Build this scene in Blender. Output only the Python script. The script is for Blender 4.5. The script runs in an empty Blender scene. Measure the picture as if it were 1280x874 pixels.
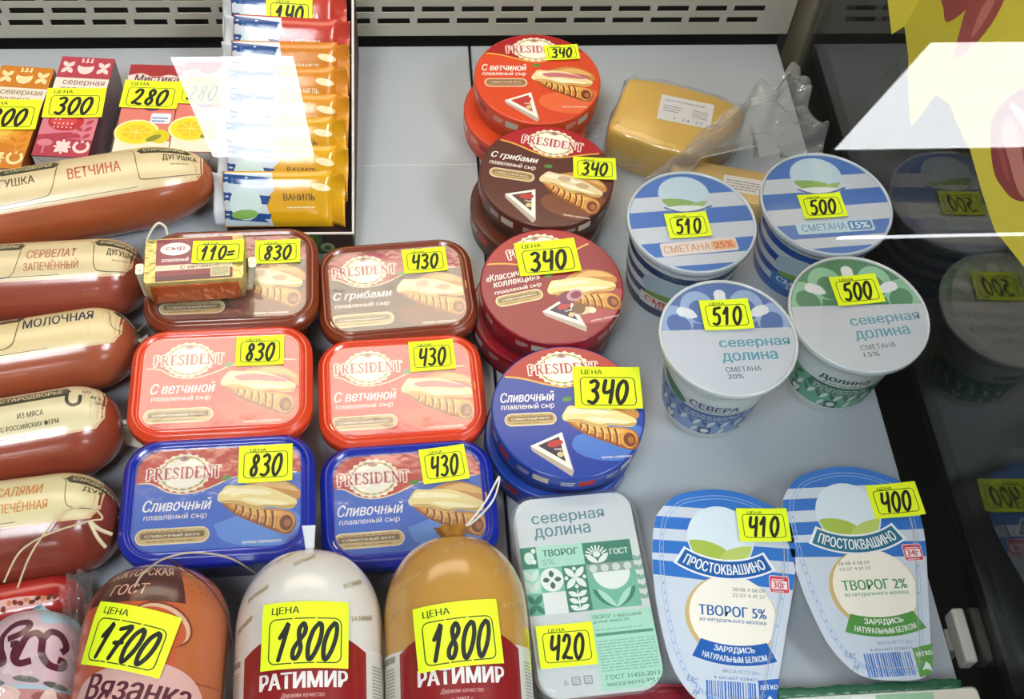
import bpy, bmesh, math, random
from mathutils import Vector, Matrix
from mathutils.geometry import tessellate_polygon
import numpy as np
random.seed(7)
SC = bpy.context.scene
COL = SC.collection
R = math.radians

# ------------------------------------------------------------------ camera
F_PX = 1480.0
CAM = np.array([-0.0875, -0.5223, 0.797])
_D = np.array([-203.1, -2263.0, F_PX]); _D /= np.linalg.norm(_D)
_X = np.array([1.0, -.0233, .0877]); _X -= _X.dot(_D) * _D; _X /= np.linalg.norm(_X)
_U = np.cross(_X, _D)
RW = np.array([_X, _D, _U])            # rows: world axes seen from the lens (x right, y down, z forward)
cd = bpy.data.cameras.new('camera'); cam = bpy.data.objects.new('camera', cd); COL.objects.link(cam)
cd.sensor_width = 36; cd.lens = F_PX / 1280 * 36; cd.clip_start = .01
m = Matrix.Identity(4)
for r in range(3):
    m[r][0], m[r][1], m[r][2], m[r][3] = RW[r][0], -RW[r][1], -RW[r][2], CAM[r]
cam.matrix_world = m
SC.camera = cam
SC.view_settings.view_transform = 'Standard'; SC.view_settings.look = 'None'
SC.view_settings.gamma = 1; SC.view_settings.use_curve_mapping = False
SC.view_settings.exposure = 0.0

# ------------------------------------------------------------------ light
LAMP = 13.0            # radiance of the far ceiling panels, mirrored in the pane
LAMP_NEAR = 27.0       # radiance of the two panels over the case
w = bpy.data.worlds.new('world'); SC.world = w; w.use_nodes = True
w.node_tree.nodes['Background'].inputs[0].default_value = (.80, .89, 1.0, 1)
w.node_tree.nodes['Background'].inputs[1].default_value = .24
def area(name, loc, rot, sx, sy, power, color):
    l = bpy.data.lights.new(name, 'AREA'); l.shape = 'RECTANGLE'; l.size = sx; l.size_y = sy
    l.energy = power; l.color = color
    o = bpy.data.objects.new(name, l); COL.objects.link(o); o.location = loc; o.rotation_euler = rot
    return o
area('lid_veil_light', (-.22, .36, .62), (R(-12), 0, 0), .85, .30, 3.4, (1.0, .84, .62))  # unseen area light, added so its reflection veils the tub lids

# ------------------------------------------------------------------ helpers
def ray(px, py):
    return RW @ np.array([(px - 640) / F_PX, (py - 437) / F_PX, 1.0])
def at(px, py, z=0.0):                 # the place at height z above the shelf
    r = ray(px, py); return Vector(CAM + r * ((z - CAM[2]) / r[2]))
def atx(px, py, x):                    # the place on the side pane
    r = ray(px, py); return Vector(CAM + r * ((x - CAM[0]) / r[0]))

def lin(h):
    h = h.lstrip('#'); o = []
    for i in (0, 2, 4):
        c = int(h[i:i+2], 16) / 255
        o.append(c / 12.92 if c <= .04045 else ((c + .055) / 1.055) ** 2.4)
    return (*o, 1)
MATS = {}
def pm(hexc, rough=.4, coat=0, metal=0, noise=.06, scale=60, bump=0, bscale=80, spec=.5, sss=0, trans=0):
    """procedural principled surface: base colour broken up by a little noise, optional bump"""
    key = (hexc, rough, coat, metal, noise, scale, bump, bscale, spec, sss, trans)
    if key in MATS: return MATS[key]
    M = bpy.data.materials.new('surface_' + hexc.lstrip('#')); M.use_nodes = True
    nt = M.node_tree; b = nt.nodes['Principled BSDF']
    c = lin(hexc)
    b.inputs['Roughness'].default_value = rough; b.inputs['Metallic'].default_value = metal
    b.inputs['Coat Weight'].default_value = coat; b.inputs['Coat Roughness'].default_value = .12
    b.inputs['Specular IOR Level'].default_value = spec
    if sss:
        b.inputs['Subsurface Weight'].default_value = sss; b.inputs['Subsurface Scale'].default_value = .004
    tc = nt.nodes.new('ShaderNodeTexCoord')
    nz = nt.nodes.new('ShaderNodeTexNoise'); nz.inputs['Scale'].default_value = scale; nz.inputs['Detail'].default_value = 3
    nt.links.new(tc.outputs['Object'], nz.inputs['Vector'])
    mx = nt.nodes.new('ShaderNodeMix'); mx.data_type = 'RGBA'
    k = 1 - noise
    mx.inputs[6].default_value = (c[0]*k, c[1]*k, c[2]*k, 1)
    k = 1 + noise
    mx.inputs[7].default_value = (min(1, c[0]*k), min(1, c[1]*k), min(1, c[2]*k), 1)
    nt.links.new(nz.outputs['Fac'], mx.inputs[0]); nt.links.new(mx.outputs[2], b.inputs['Base Color'])
    if bump:
        n2 = nt.nodes.new('ShaderNodeTexNoise'); n2.inputs['Scale'].default_value = bscale; n2.inputs['Detail'].default_value = 2
        nt.links.new(tc.outputs['Object'], n2.inputs['Vector'])
        bp = nt.nodes.new('ShaderNodeBump'); bp.inputs['Strength'].default_value = bump; bp.inputs['Distance'].default_value = .002
        nt.links.new(n2.outputs['Fac'], bp.inputs['Height']); nt.links.new(bp.outputs['Normal'], b.inputs['Normal'])
        nt.links.new(bp.outputs['Normal'], b.inputs['Coat Normal'])
    MATS[key] = M
    return M
def clear(name, ior=1.45, rough=0.0, tint=(1, 1, 1), milk=0.0, bump=0, bscale=60):
    """clear glass or film: fresnel mirror over what lies behind, plus an optional milky share"""
    key = ('clear', name)
    if key in MATS: return MATS[key]
    M = bpy.data.materials.new(name); M.use_nodes = True; nt = M.node_tree
    for n in list(nt.nodes): nt.nodes.remove(n)
    out = nt.nodes.new('ShaderNodeOutputMaterial')
    tr = nt.nodes.new('ShaderNodeBsdfTransparent'); tr.inputs[0].default_value = (*tint, 1)
    gl = nt.nodes.new('ShaderNodeBsdfGlossy'); gl.inputs['Roughness'].default_value = rough
    fr = nt.nodes.new('ShaderNodeFresnel'); fr.inputs[0].default_value = ior
    ge = nt.nodes.new('ShaderNodeNewGeometry'); mi = nt.nodes.new('ShaderNodeMix'); mi.data_type = 'FLOAT'
    mi.inputs[2].default_value = ior; mi.inputs[3].default_value = 1/ior      # the node flips the index on inner faces: flip it back, rays run straight through
    nt.links.new(ge.outputs['Backfacing'], mi.inputs[0]); nt.links.new(mi.outputs[0], fr.inputs[0])
    mx = nt.nodes.new('ShaderNodeMixShader')
    nt.links.new(fr.outputs[0], mx.inputs[0])
    base = tr.outputs[0]
    if milk:
        df = nt.nodes.new('ShaderNodeBsdfDiffuse'); df.inputs[0].default_value = (.85, .85, .82, 1)
        m2 = nt.nodes.new('ShaderNodeMixShader'); m2.inputs[0].default_value = milk
        nt.links.new(tr.outputs[0], m2.inputs[1]); nt.links.new(df.outputs[0], m2.inputs[2]); base = m2.outputs[0]
    nt.links.new(base, mx.inputs[1]); nt.links.new(gl.outputs[0], mx.inputs[2])
    if bump:
        tc = nt.nodes.new('ShaderNodeTexCoord')
        n2 = nt.nodes.new('ShaderNodeTexNoise'); n2.inputs['Scale'].default_value = bscale; n2.inputs['Detail'].default_value = 3
        nt.links.new(tc.outputs['Object'], n2.inputs['Vector'])
        bp = nt.nodes.new('ShaderNodeBump'); bp.inputs['Strength'].default_value = bump; bp.inputs['Distance'].default_value = .004
        nt.links.new(n2.outputs['Fac'], bp.inputs['Height'])
        nt.links.new(bp.outputs['Normal'], gl.inputs['Normal']); nt.links.new(bp.outputs['Normal'], fr.inputs['Normal'])
    nt.links.new(mx.outputs[0], out.inputs[0])
    MATS[key] = M
    return M
def glow(name, color, strength):
    M = bpy.data.materials.new(name); M.use_nodes = True; nt = M.node_tree
    b = nt.nodes['Principled BSDF']; b.inputs['Base Color'].default_value = (.8, .8, .8, 1)
    b.inputs['Emission Color'].default_value = (*color, 1); b.inputs['Emission Strength'].default_value = strength
    return M

def thing(name, label, cat, loc=(0, 0, 0), rz=0, group=None, kind=None):
    o = bpy.data.objects.new(name, None); o.empty_display_size = .01; COL.objects.link(o)
    o.location = loc; o.rotation_euler = (0, 0, R(rz))
    o['label'] = label; o['category'] = cat
    if group: o['group'] = group
    return o
def tag(o, label, cat, group=None, kind=None):
    o['label'] = label; o['category'] = cat
    if group: o['group'] = group
    if kind: o['kind'] = kind
    return o
def loc_in(t, p):                      # world point -> millimetres in the frame of thing t
    a = -t.rotation_euler[2]; x = p[0]-t.location[0]; y = p[1]-t.location[1]
    return ((x*math.cos(a)-y*math.sin(a))*1000, (x*math.sin(a)+y*math.cos(a))*1000)

class MB:                              # mesh builder, metres
    def __init__(s): s.v = []; s.f = []; s.m = []
    def add(s, vs, fs, mi=0):
        o = len(s.v); s.v += [tuple(v) for v in vs]; s.f += [tuple(i+o for i in f) for f in fs]; s.m += [mi]*len(fs)
    def loft(s, loops, mi=0, cap0=True, cap1=True, closed=True):
        n = len(loops[0]); o = len(s.v)
        for l in loops: s.v += [tuple(p) for p in l]
        for k in range(len(loops)-1):
            for i in range(n if closed else n-1):
                j = (i+1) % n
                s.f.append((o+k*n+i, o+k*n+j, o+(k+1)*n+j, o+(k+1)*n+i)); s.m.append(mi)
        if cap0: s.f.append(tuple(o+i for i in reversed(range(n)))); s.m.append(mi)
        if cap1: s.f.append(tuple(o+(len(loops)-1)*n+i for i in range(n))); s.m.append(mi)
    def box(s, x0, x1, y0, y1, z0, z1, mi=0):
        s.loft([[(x0,y0,z),(x1,y0,z),(x1,y1,z),(x0,y1,z)] for z in (z0, z1)], mi)
    def tube(s, pts, rad, n=8, mi=0):
        pts = [Vector(p) for p in pts]; loops = []; up = Vector((0, 0, 1))
        for i, p in enumerate(pts):
            d = (pts[min(i+1, len(pts)-1)] - pts[max(i-1, 0)]).normalized()
            a = d.cross(up)
            if a.length < 1e-4: a = d.cross(Vector((0, 1, 0)))
            a.normalize(); b = a.cross(d)
            rr = rad[i] if isinstance(rad, (list, tuple)) else rad
            loops.append([p + (a*math.cos(t)+b*math.sin(t))*rr for t in [2*math.pi*k/n for k in range(n)]])
        s.loft(loops, mi)
    def grid(s, nu, nv, fn, mi=0):
        vs = [fn(i/(nu-1), j/(nv-1)) for j in range(nv) for i in range(nu)]
        s.add(vs, [(j*nu+i, j*nu+i+1, (j+1)*nu+i+1, (j+1)*nu+i) for j in range(nv-1) for i in range(nu-1)], mi)
    def build(s, name, mats, parent=None, smooth=True, ang=40, bevel=0, seg=2, solid=0):
        me = bpy.data.meshes.new(name); me.from_pydata(s.v, [], s.f); me.update()
        if not isinstance(mats, (list, tuple)): mats = [mats]
        for mt in mats: me.materials.append(mt)
        me.polygons.foreach_set('material_index', s.m)
        bm = bmesh.new(); bm.from_mesh(me)
        bmesh.ops.recalc_face_normals(bm, faces=bm.faces); bm.to_mesh(me); bm.free()
        me.polygons.foreach_set('use_smooth', [smooth]*len(me.polygons))
        if smooth: me.set_sharp_from_angle(angle=R(ang))
        o = bpy.data.objects.new(name, me); COL.objects.link(o)
        if parent: o.parent = parent
        if bevel:
            b = o.modifiers.new('bevel', 'BEVEL'); b.width = bevel; b.segments = seg; b.limit_method = 'ANGLE'; b.angle_limit = R(35)
        if solid:
            b = o.modifiers.new('thick', 'SOLIDIFY'); b.thickness = solid
        return o
def catmull(pts, k=6, closed=False):
    n = len(pts); out = []
    P = lambda i: pts[i % n] if closed else pts[max(0, min(n-1, i))]
    for i in range(n if closed else n-1):
        a, b, c, d = P(i-1), P(i), P(i+1), P(i+2)
        for j in range(k):
            t = j/k
            out.append(tuple(.5*((2*b[q])+(-a[q]+c[q])*t+(2*a[q]-5*b[q]+4*c[q]-d[q])*t*t+(-a[q]+3*b[q]-3*c[q]+d[q])*t**3) for q in range(len(b))))
    if not closed: out.append(tuple(pts[-1]))
    return out
def rrect(w, d, r, n=7, cx=0, cy=0):   # rounded rectangle outline, millimetres, centred
    r = max(.01, min(r, w/2-.01, d/2-.01)); o = []
    for sx, sy, a0 in ((1, 1, 0), (-1, 1, 90), (-1, -1, 180), (1, -1, 270)):
        for k in range(n+1):
            a = R(a0+90*k/n); o.append((cx+sx*(w/2-r)+r*math.cos(a), cy+sy*(d/2-r)+r*math.sin(a)))
    return o
def circ(r, n=64, cx=0, cy=0, ry=None):
    ry = ry or r
    return [(cx+r*math.cos(2*math.pi*k/n), cy+ry*math.sin(2*math.pi*k/n)) for k in range(n)]
def ring3(pts, z): return [(x*.001, y*.001, z*.001) for x, y in pts]
def offset_poly(pts, d):               # shrink a closed outline by d mm along its vertex normals
    n = len(pts); o = []
    A = sum(pts[i][0]*pts[(i+1) % n][1]-pts[(i+1) % n][0]*pts[i][1] for i in range(n))
    sg = 1 if A > 0 else -1
    for i in range(n):
        a, b = pts[i-1], pts[(i+1) % n]; tx, ty = b[0]-a[0], b[1]-a[1]; l = math.hypot(tx, ty) or 1
        o.append((pts[i][0]-sg*ty/l*d, pts[i][1]+sg*tx/l*d))
    return o

# ------------------------------------------------------------------ printed artwork: flat inks laid on a surface
_TXT = {}
def text_mesh(body, shear):
    """outlines of the lettering, filled contour by contour; overlapping contours go to separate groups"""
    key = (body, shear)
    if key in _TXT: return _TXT[key]
    cu = bpy.data.curves.new('lettering', 'FONT'); cu.body = body; cu.size = 1; cu.shear = shear
    o = bpy.data.objects.new('lettering', cu); COL.objects.link(o)
    dg = bpy.context.evaluated_depsgraph_get(); c2 = o.to_curve(dg)
    cont = []
    for sp_ in c2.splines:
        p = []
        if sp_.type == 'BEZIER':
            bp = sp_.bezier_points; n = len(bp)
            for i in range(n):
                A, B = bp[i], bp[(i+1) % n]; p0_, p1_, p2_, p3_ = A.co, A.handle_right, B.handle_left, B.co
                straight = abs((p3_-p0_).cross(p1_-p0_).z)+abs((p3_-p0_).cross(p2_-p0_).z) < 1e-5
                for k in range(1 if straight else 3):
                    t_ = k/3; q = p0_*(1-t_)**3+p1_*3*t_*(1-t_)**2+p2_*3*t_*t_*(1-t_)+p3_*t_**3; p.append((q.x, q.y))
        else: p = [(q.co.x, q.co.y) for q in sp_.points]
        d = [p[i] for i in range(len(p)) if math.hypot(p[i][0]-p[i-1][0], p[i][1]-p[i-1][1]) > 1e-5]
        if len(d) > 2: cont.append(d)
    o.to_curve_clear(); bpy.data.objects.remove(o); bpy.data.curves.remove(cu)
    ar = lambda p: sum(p[i-1][0]*p[i][1]-p[i][0]*p[i-1][1] for i in range(len(p)))/2
    A_ = [ar(p) for p in cont]
    def inside(q, p):
        r_ = False
        for i in range(len(p)):
            (x1, y1), (x2, y2) = p[i-1], p[i]
            if (y1 > q[1]) != (y2 > q[1]) and q[0] < (x2-x1)*(q[1]-y1)/(y2-y1)+x1: r_ = not r_
        return r_
    ishole = [any(A_[j]*A_[i] < 0 and abs(A_[j]) > abs(A_[i]) and all(inside(q, cont[j]) for q in cont[i][::3]) for j in range(len(cont))) for i in range(len(cont))]
    outer = [p for p, h_ in zip(cont, ishole) if not h_]; holes = [p for p, h_ in zip(cont, ishole) if h_]
    groups = []
    for p in outer:
        hs = [h_ for h_ in holes if inside(h_[0], p)]
        polys = [[Vector((x, y, 0)) for x, y in q] for q in [p]+hs]
        vs = [q for poly in [p]+hs for q in poly]; fs = [tuple(t_) for t_ in tessellate_polygon(polys)]
        bb = (min(q[0] for q in p), max(q[0] for q in p), min(q[1] for q in p), max(q[1] for q in p))
        for g in groups:
            if all(bb[1] < c_[0] or bb[0] > c_[1] or bb[3] < c_[2] or bb[2] > c_[3] for c_ in g[2]): break
        else:
            g = ([], [], []); groups.append(g)
        o_ = len(g[0]); g[0].extend(vs); g[1].extend(tuple(i+o_ for i in f) for f in fs); g[2].append(bb)
    _TXT[key] = [(g[0], g[1]) for g in groups]
    return _TXT[key]
def clip_convex(poly, clip):
    A = sum(clip[i][0]*clip[(i+1) % len(clip)][1]-clip[(i+1) % len(clip)][0]*clip[i][1] for i in range(len(clip)))
    if A < 0: clip = clip[::-1]
    out = list(poly)
    for i in range(len(clip)):
        a, b = clip[i], clip[(i+1) % len(clip)]; inp = out; out = []
        if not inp: return []
        side = lambda p: (b[0]-a[0])*(p[1]-a[1])-(b[1]-a[1])*(p[0]-a[0])
        for j in range(len(inp)):
            p, q = inp[j-1], inp[j]; sp, sq = side(p), side(q)
            if (sp < 0) != (sq < 0):
                t = sp/(sp-sq); out.append((p[0]+(q[0]-p[0])*t, p[1]+(q[1]-p[1])*t))
            if sq >= 0: out.append(q)
    return out
def ribbon(pts, w, closed=False):
    """outline quads of a stroke; w a number or a list"""
    n = len(pts); L = []; Rr = []
    for i in range(n):
        a = pts[(i-1) % n] if closed else pts[max(i-1, 0)]; b = pts[(i+1) % n] if closed else pts[min(i+1, n-1)]
        tx, ty = b[0]-a[0], b[1]-a[1]; l = math.hypot(tx, ty) or 1
        ww = (w[i] if isinstance(w, (list, tuple)) else w)/2
        L.append((pts[i][0]-ty/l*ww, pts[i][1]+tx/l*ww)); Rr.append((pts[i][0]+ty/l*ww, pts[i][1]-tx/l*ww))
    vs = L+Rr; fs = [(i, i+1, n+i+1, n+i) for i in range(n-1)]
    if closed: fs.append((n-1, 0, n, 2*n-1))
    return vs, fs
DIG = {
 '0': [[(.55,1),(.2,.8),(.06,.4),(.25,.04),(.5,0),(.8,.28),(.9,.65),(.75,.95),(.5,1)]],
 '1': [[(.1,.62),(.38,.85),(.55,1),(.48,.5),(.38,0)]],
 '2': [[(.12,.78),(.35,.99),(.68,.93),(.72,.68),(.45,.35),(.05,.05),(.3,.1),(.6,.04),(.95,.02)]],
 '3': [[(.15,.92),(.5,1),(.78,.85),(.65,.62),(.38,.53),(.7,.45),(.82,.22),(.5,0),(.08,.06)]],
 '4': [[(.2,1),(.1,.62),(.2,.46),(.5,.48),(.8,.58)],[(.88,1),(.82,.5),(.72,0)]],
 '5': [[(.92,1),(.55,.97),(.3,.93),(.2,.58),(.5,.64),(.78,.48),(.75,.18),(.45,0),(.08,.05)]],
 '7': [[(.12,.9),(.45,.95),(.9,1),(.6,.5),(.42,0)],[(.2,.48),(.8,.52)]],
 '8': [[(.8,.86),(.55,1),(.3,.84),(.45,.58),(.75,.3),(.6,.03),(.28,.06),(.2,.28),(.5,.52),(.78,.7),(.8,.86)]],
 '9': [[(.85,.9),(.5,1),(.15,.75),(.4,.5),(.75,.65),(.85,.9),(.78,.5),(.6,0)]],
 '=': [[(.05,.62),(.8,.66)],[(.0,.36),(.75,.4)]],
}
class Art:
    def __init__(s): s.items = []; s.clip = None; s.T = []
    def _raw(s, vs, fs, c): s.items.append((vs, fs, c))
    def poly(s, pts, c):
        if s.clip: pts = clip_convex(pts, s.clip)
        if len(pts) < 3: return s
        s._raw(list(pts), None, c); return s
    def rect(s, x0, y0, x1, y1, c): return s.poly([(x0,y0),(x1,y0),(x1,y1),(x0,y1)], c)
    def ell(s, cx, cy, rx, ry, c, rot=0, n=28):
        a = R(rot); p = []
        for k in range(n):
            t = 2*math.pi*k/n; x, y = rx*math.cos(t), ry*math.sin(t)
            p.append((cx+x*math.cos(a)-y*math.sin(a), cy+x*math.sin(a)+y*math.cos(a)))
        return s.poly(p, c)
    def rr(s, cx, cy, w, h, r, c): return s.poly(rrect(w, h, r, 4, cx, cy), c)
    def leaf(s, x0, y0, x1, y1, w, c):
        dx, dy = x1-x0, y1-y0; l = math.hypot(dx, dy); nx, ny = -dy/l, dx/l; p = []
        for sg in (1, -1):
            for k in range(9):
                t = k/8 if sg > 0 else 1-k/8
                b = w/2*math.sin(math.pi*t)**.8*sg
                p.append((x0+dx*t+nx*b, y0+dy*t+ny*b))
        return s.poly(p[:-1], c)
    def stroke(s, pts, w, c, closed=False, smooth=0, taper=False):
        if smooth: pts = catmull(pts, smooth, closed)
        ws = w
        if taper: ws = [w*(.55+.45*math.sin(math.pi*min(1, max(0, i/(len(pts)-1))))) for i in range(len(pts))]
        vs, fs = ribbon(pts, ws, closed)
        s._raw(vs, fs, c); return s
    def text(s, body, cx, cy, w, h, c, bold=0.0, shear=0, rot=0, warp=None):
        gs = text_mesh(body, shear)
        if not gs: return s
        al = [v for g in gs for v in g[0]]
        x0 = min(v[0] for v in al); x1 = max(v[0] for v in al); y0 = min(v[1] for v in al); y1 = max(v[1] for v in al)
        a = R(rot)
        for dx in ((bold, -bold) if bold else (0,)):
            for vs, fs in gs:
                o = []
                for x, y in vs:
                    X = (x+dx-(x0+x1)/2)/(x1-x0+2*bold)*w; Y = (y-(y0+y1)/2)/(y1-y0)*h
                    if warp: X, Y = warp(X, Y)
                    o.append((cx+X*math.cos(a)-Y*math.sin(a), cy+X*math.sin(a)+Y*math.cos(a)))
                s._raw(o, fs, c)
        return s
    def lines(s, x0, y0, x1, y1, n, c, fill=.45, ragged=True):   # body copy too small to read
        st = (y1-y0)/n
        for k in range(n):
            y = y0+st*k; x = x0
            e = x1-(random.random()*.3*(x1-x0) if ragged and k == 0 else 0)
            while x < e:
                wd = random.uniform(.05, .16)*(x1-x0); s.rect(x, y, min(x+wd, e), y+st*fill, c); x += wd+.025*(x1-x0)
        return s
    def build(s, name, parent, mapper, rough=.35, coat=0, step=.03, maxedge=None, bump=0, noise=.03, z0=.05, bscale=80, spec=.5):
        V = []; F = []; MI = []; keys = []; placed = []
        for vs, fs, c in s.items:
            bb = (min(q[0] for q in vs), max(q[0] for q in vs), min(q[1] for q in vs), max(q[1] for q in vs))
            lv = 1+max([l_ for l_, c_ in placed if not (bb[1] < c_[0] or bb[0] > c_[1] or bb[3] < c_[2] or bb[2] > c_[3])], default=-1)
            placed.append((lv, bb)); h = z0+step*lv
            if c not in keys: keys.append(c)
            mi = keys.index(c)
            if fs is None:
                A = sum(vs[i][0]*vs[(i+1) % len(vs)][1]-vs[(i+1) % len(vs)][0]*vs[i][1] for i in range(len(vs)))
                if A < 0: vs = vs[::-1]
                tr = tessellate_polygon([[Vector((x, y, 0)) for x, y in vs]])
                fs = [tuple(t) for t in tr]
            if maxedge:
                bm = bmesh.new(); bv = [bm.verts.new((x, y, 0)) for x, y in vs]
                for f in fs:
                    try: bm.faces.new([bv[i] for i in f])
                    except Exception: pass
                bmesh.ops.triangulate(bm, faces=bm.faces)
                for _ in range(5):
                    es = [e for e in bm.edges if e.calc_length() > maxedge]
                    if not es: break
                    bmesh.ops.subdivide_edges(bm, edges=es, cuts=1); bmesh.ops.triangulate(bm, faces=[f for f in bm.faces if len(f.verts) > 3])
                bm.verts.index_update(); vs = [(v.co.x, v.co.y) for v in bm.verts]; fs = [tuple(v.index for v in f.verts) for f in bm.faces]; bm.free()
            o = len(V)
            V += [tuple(q*.001 for q in mapper(x, y, h)) for x, y in vs]
            F += [tuple(i+o for i in f) for f in fs]; MI += [mi]*len(fs)
        me = bpy.data.meshes.new(name); me.from_pydata(V, [], F); me.update()
        for c in keys: me.materials.append(pm(c, rough, coat, noise=noise, bump=bump, bscale=bscale, spec=spec) if isinstance(c, str) else c)
        me.polygons.foreach_set('material_index', MI)
        if maxedge: me.polygons.foreach_set('use_smooth', [True]*len(F))
        ob = bpy.data.objects.new(name, me); COL.objects.link(ob)
        if parent: ob.parent = parent
        return ob
def flat(z, cx=0, cy=0, rot=0):
    a = R(rot); ca, sa = math.cos(a), math.sin(a)
    return lambda x, y, h: (cx+x*ca-y*sa, cy+x*sa+y*ca, z+h)

NEON = '#eaff1a'; INK = '#15170f'
def price(parent, body, cx, cy, z, w, h, rot=0, mapper=None, curl=.6, slant=.12, big=False, name='price_tag', under='', place=None):
    """a fluorescent paper ticket: printed frame and heading, marker-pen figure"""
    a = Art()
    a.rect(-w/2, -h/2, w/2, h/2, NEON)
    u = w/50
    if big:
        fx0, fy0, fx1, fy1 = -w*.40, -h*.42, w*.41, h*.24
        a.text('ЦЕНА', -w*.22, h*.36, w*.32, h*.13, '#3c4412', .02)
    else:
        fx0, fy0, fx1, fy1 = -w*.40, -h*.38, w*.41, h*.31
        a.text('ЦЕНА', -w*.14, h*.36, w*.30, h*.10, '#3c4412', .02)
    a.stroke(rrect(fx1-fx0, fy1-fy0, h*.1, 4, (fx0+fx1)/2, (fy0+fy1)/2), .75*u, '#3c4412', closed=True)
    n = len(body); fw, fh = (fx1-fx0)*.84, (fy1-fy0)*.80
    if n == 3: fw *= .92
    x = (fx0+fx1)/2-fw/2; y = (fy0+fy1)/2-fh*.52; dw = fw/n
    for i, ch in enumerate(body):
        k = .8
        hh = fh*(1 if ch != '=' else .8)
        for st in DIG[ch]:
            pts = [(x+dw*i+px*dw*k+slant*py*fh, y+py*hh+random.uniform(-.2, .2)) for px, py in st]
            a.stroke(pts, 3.0*u*(1.0 if n < 4 else .85), INK, smooth=5, taper=False)
            for e in (pts[0], pts[-1]): a.ell(e[0], e[1], 1.45*u*(1.0 if n < 4 else .85), 1.45*u*(1.0 if n < 4 else .85), INK, n=10)
    if mapper is None:
        ca, sa = math.cos(R(rot)), math.sin(R(rot))
        def mapper(px, py, hh):
            lift = curl*((px/(w/2))**2)*(1 if px > 0 else .3)
            return (cx+px*ca-py*sa, cy+px*sa+py*ca, z+hh+lift)
    o = a.build(name, parent, mapper, rough=.55, step=.03, maxedge=8, noise=.02)
    o['label'] = 'fluorescent yellow price tag reading ' + body
    return o

# ---- reusable printed motifs
def brand(a, cx, cy, w, h, c='#b3202a', out='#f3e3d6', rot=0):
    """serif nine-letter wordmark drawn stroke by stroke"""
    L = []; x = 0; TH, TN, SR = .17, .075, .07
    def stem(x, w=TH, y0=0, y1=1): return [([(x, y0), (x, y1)], w)]
    def ser(x, y, hw=.17): return [([(x-hw, y), (x+hw, y)], SR)]
    arc = lambda cx, cy, rx, ry, a0, a1, n=9: [(cx+rx*math.cos(R(a0+(a1-a0)*k/n)), cy+ry*math.sin(R(a0+(a1-a0)*k/n))) for k in range(n+1)]
    for ch in 'PRESIDENT':
        g = []
        if ch in 'PR':
            g = stem(x+.18)+ser(x+.18, .03)+[([(x+.1, .96)]+arc(x+.34, .73, .22, .23, 90, -90)+[(x+.2, .5)], .1)]
            if ch == 'R': g += [([(x+.36, .5), (x+.62, .03)], .16), ([(x+.55, .03), (x+.76, .03)], SR)]
            adv = .68 if ch == 'P' else .80
        elif ch == 'E':
            g = stem(x+.18)+[([(x+.05, .96), (x+.56, .96), (x+.57, .78)], SR), ([(x+.05, .04), (x+.58, .04), (x+.6, .25)], SR), ([(x+.2, .52), (x+.44, .52)], SR)]; adv = .70
        elif ch == 'S':
            g = [([(x+.5, .76), (x+.46, .93), (x+.28, .98), (x+.12, .84), (x+.18, .64), (x+.38, .48), (x+.5, .3), (x+.42, .08), (x+.25, .02), (x+.1, .1), (x+.07, .28)], .12)]; adv = .62
        elif ch == 'I':
            g = stem(x+.2)+ser(x+.2, .03)+ser(x+.2, .97); adv = .42
        elif ch == 'D':
            g = stem(x+.18)+[([(x+.05, .96)]+arc(x+.32, .5, .36, .46, 90, -90, 12)+[(x+.05, .04)], .1)]; adv = .80
        elif ch == 'N':
            g = stem(x+.14, TN)+ser(x+.14, .03, .13)+stem(x+.66, TN)+ser(x+.66, .97, .13)+[([(x+.05, .97), (x+.14, .97), (x+.66, .02)], .16)]; adv = .84
        elif ch == 'T':
            g = stem(x+.34)+ser(x+.34, .03)+[([(x+.04, .76), (x+.05, .96), (x+.63, .96), (x+.64, .76)], SR)]; adv = .72
        L += g; x += adv
    L += [([(x*.235, 1.1), (x*.262, 1.28)], .1)]       # accent
    ca, sa = math.cos(R(rot)), math.sin(R(rot)); sx = w/x; sy = h
    f = lambda p: (cx+(p[0]*sx-w/2)*ca-(p[1]*sy-h/2)*sa, cy+(p[0]*sx-w/2)*sa+(p[1]*sy-h/2)*ca)
    s = (sx+sy)/2
    for pts, ww in L: a.stroke([f(p) for p in ([(pts[0][0], pts[0][1])]+pts[1:])], ww*s*.9+h*.24, out)
    for pts, ww in L: a.stroke([f(p) for p in pts], ww*s*.95, c)
def seal(a, cx, cy, rx, ry, rot=0, cream='#f4ead2', gold='#c8a24a'):
    n = 40; p = []; q = []
    ca, sa = math.cos(R(rot)), math.sin(R(rot))
    for k in range(n):
        t = 2*math.pi*k/n; s = 1+.05*(1 if k % 2 else -1)
        x, y = rx*s*math.cos(t), ry*s*math.sin(t); p.append((cx+x*ca-y*sa, cy+x*sa+y*ca))
        x, y = rx*.8*math.cos(t), ry*.74*math.sin(t); q.append((cx+x*ca-y*sa, cy+x*sa+y*ca))
    a.poly(p, cream)
    for k in range(0, 20):
        t = 2*math.pi*k/20
        x, y = rx*.86*math.cos(t), ry*.84*math.sin(t); X, Y = cx+x*ca-y*sa, cy+x*sa+y*ca
        a.ell(X, Y, rx*.13, ry*.055, gold if k % 3 else '#9aa45a', rot+math.degrees(math.atan2(ry*math.cos(t), -rx*math.sin(t))), 8)
    a.poly(q, '#fbf5e4')
    x, y = 0, ry*.74; X, Y = cx+x*ca-y*sa, cy+x*sa+y*ca
    a.ell(X, Y, rx*.2, ry*.14, '#c49a7a', rot, 10)
    a.ell(X, Y+ry*.03, rx*.1, ry*.1, '#8f6d78', rot, 10)
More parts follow.
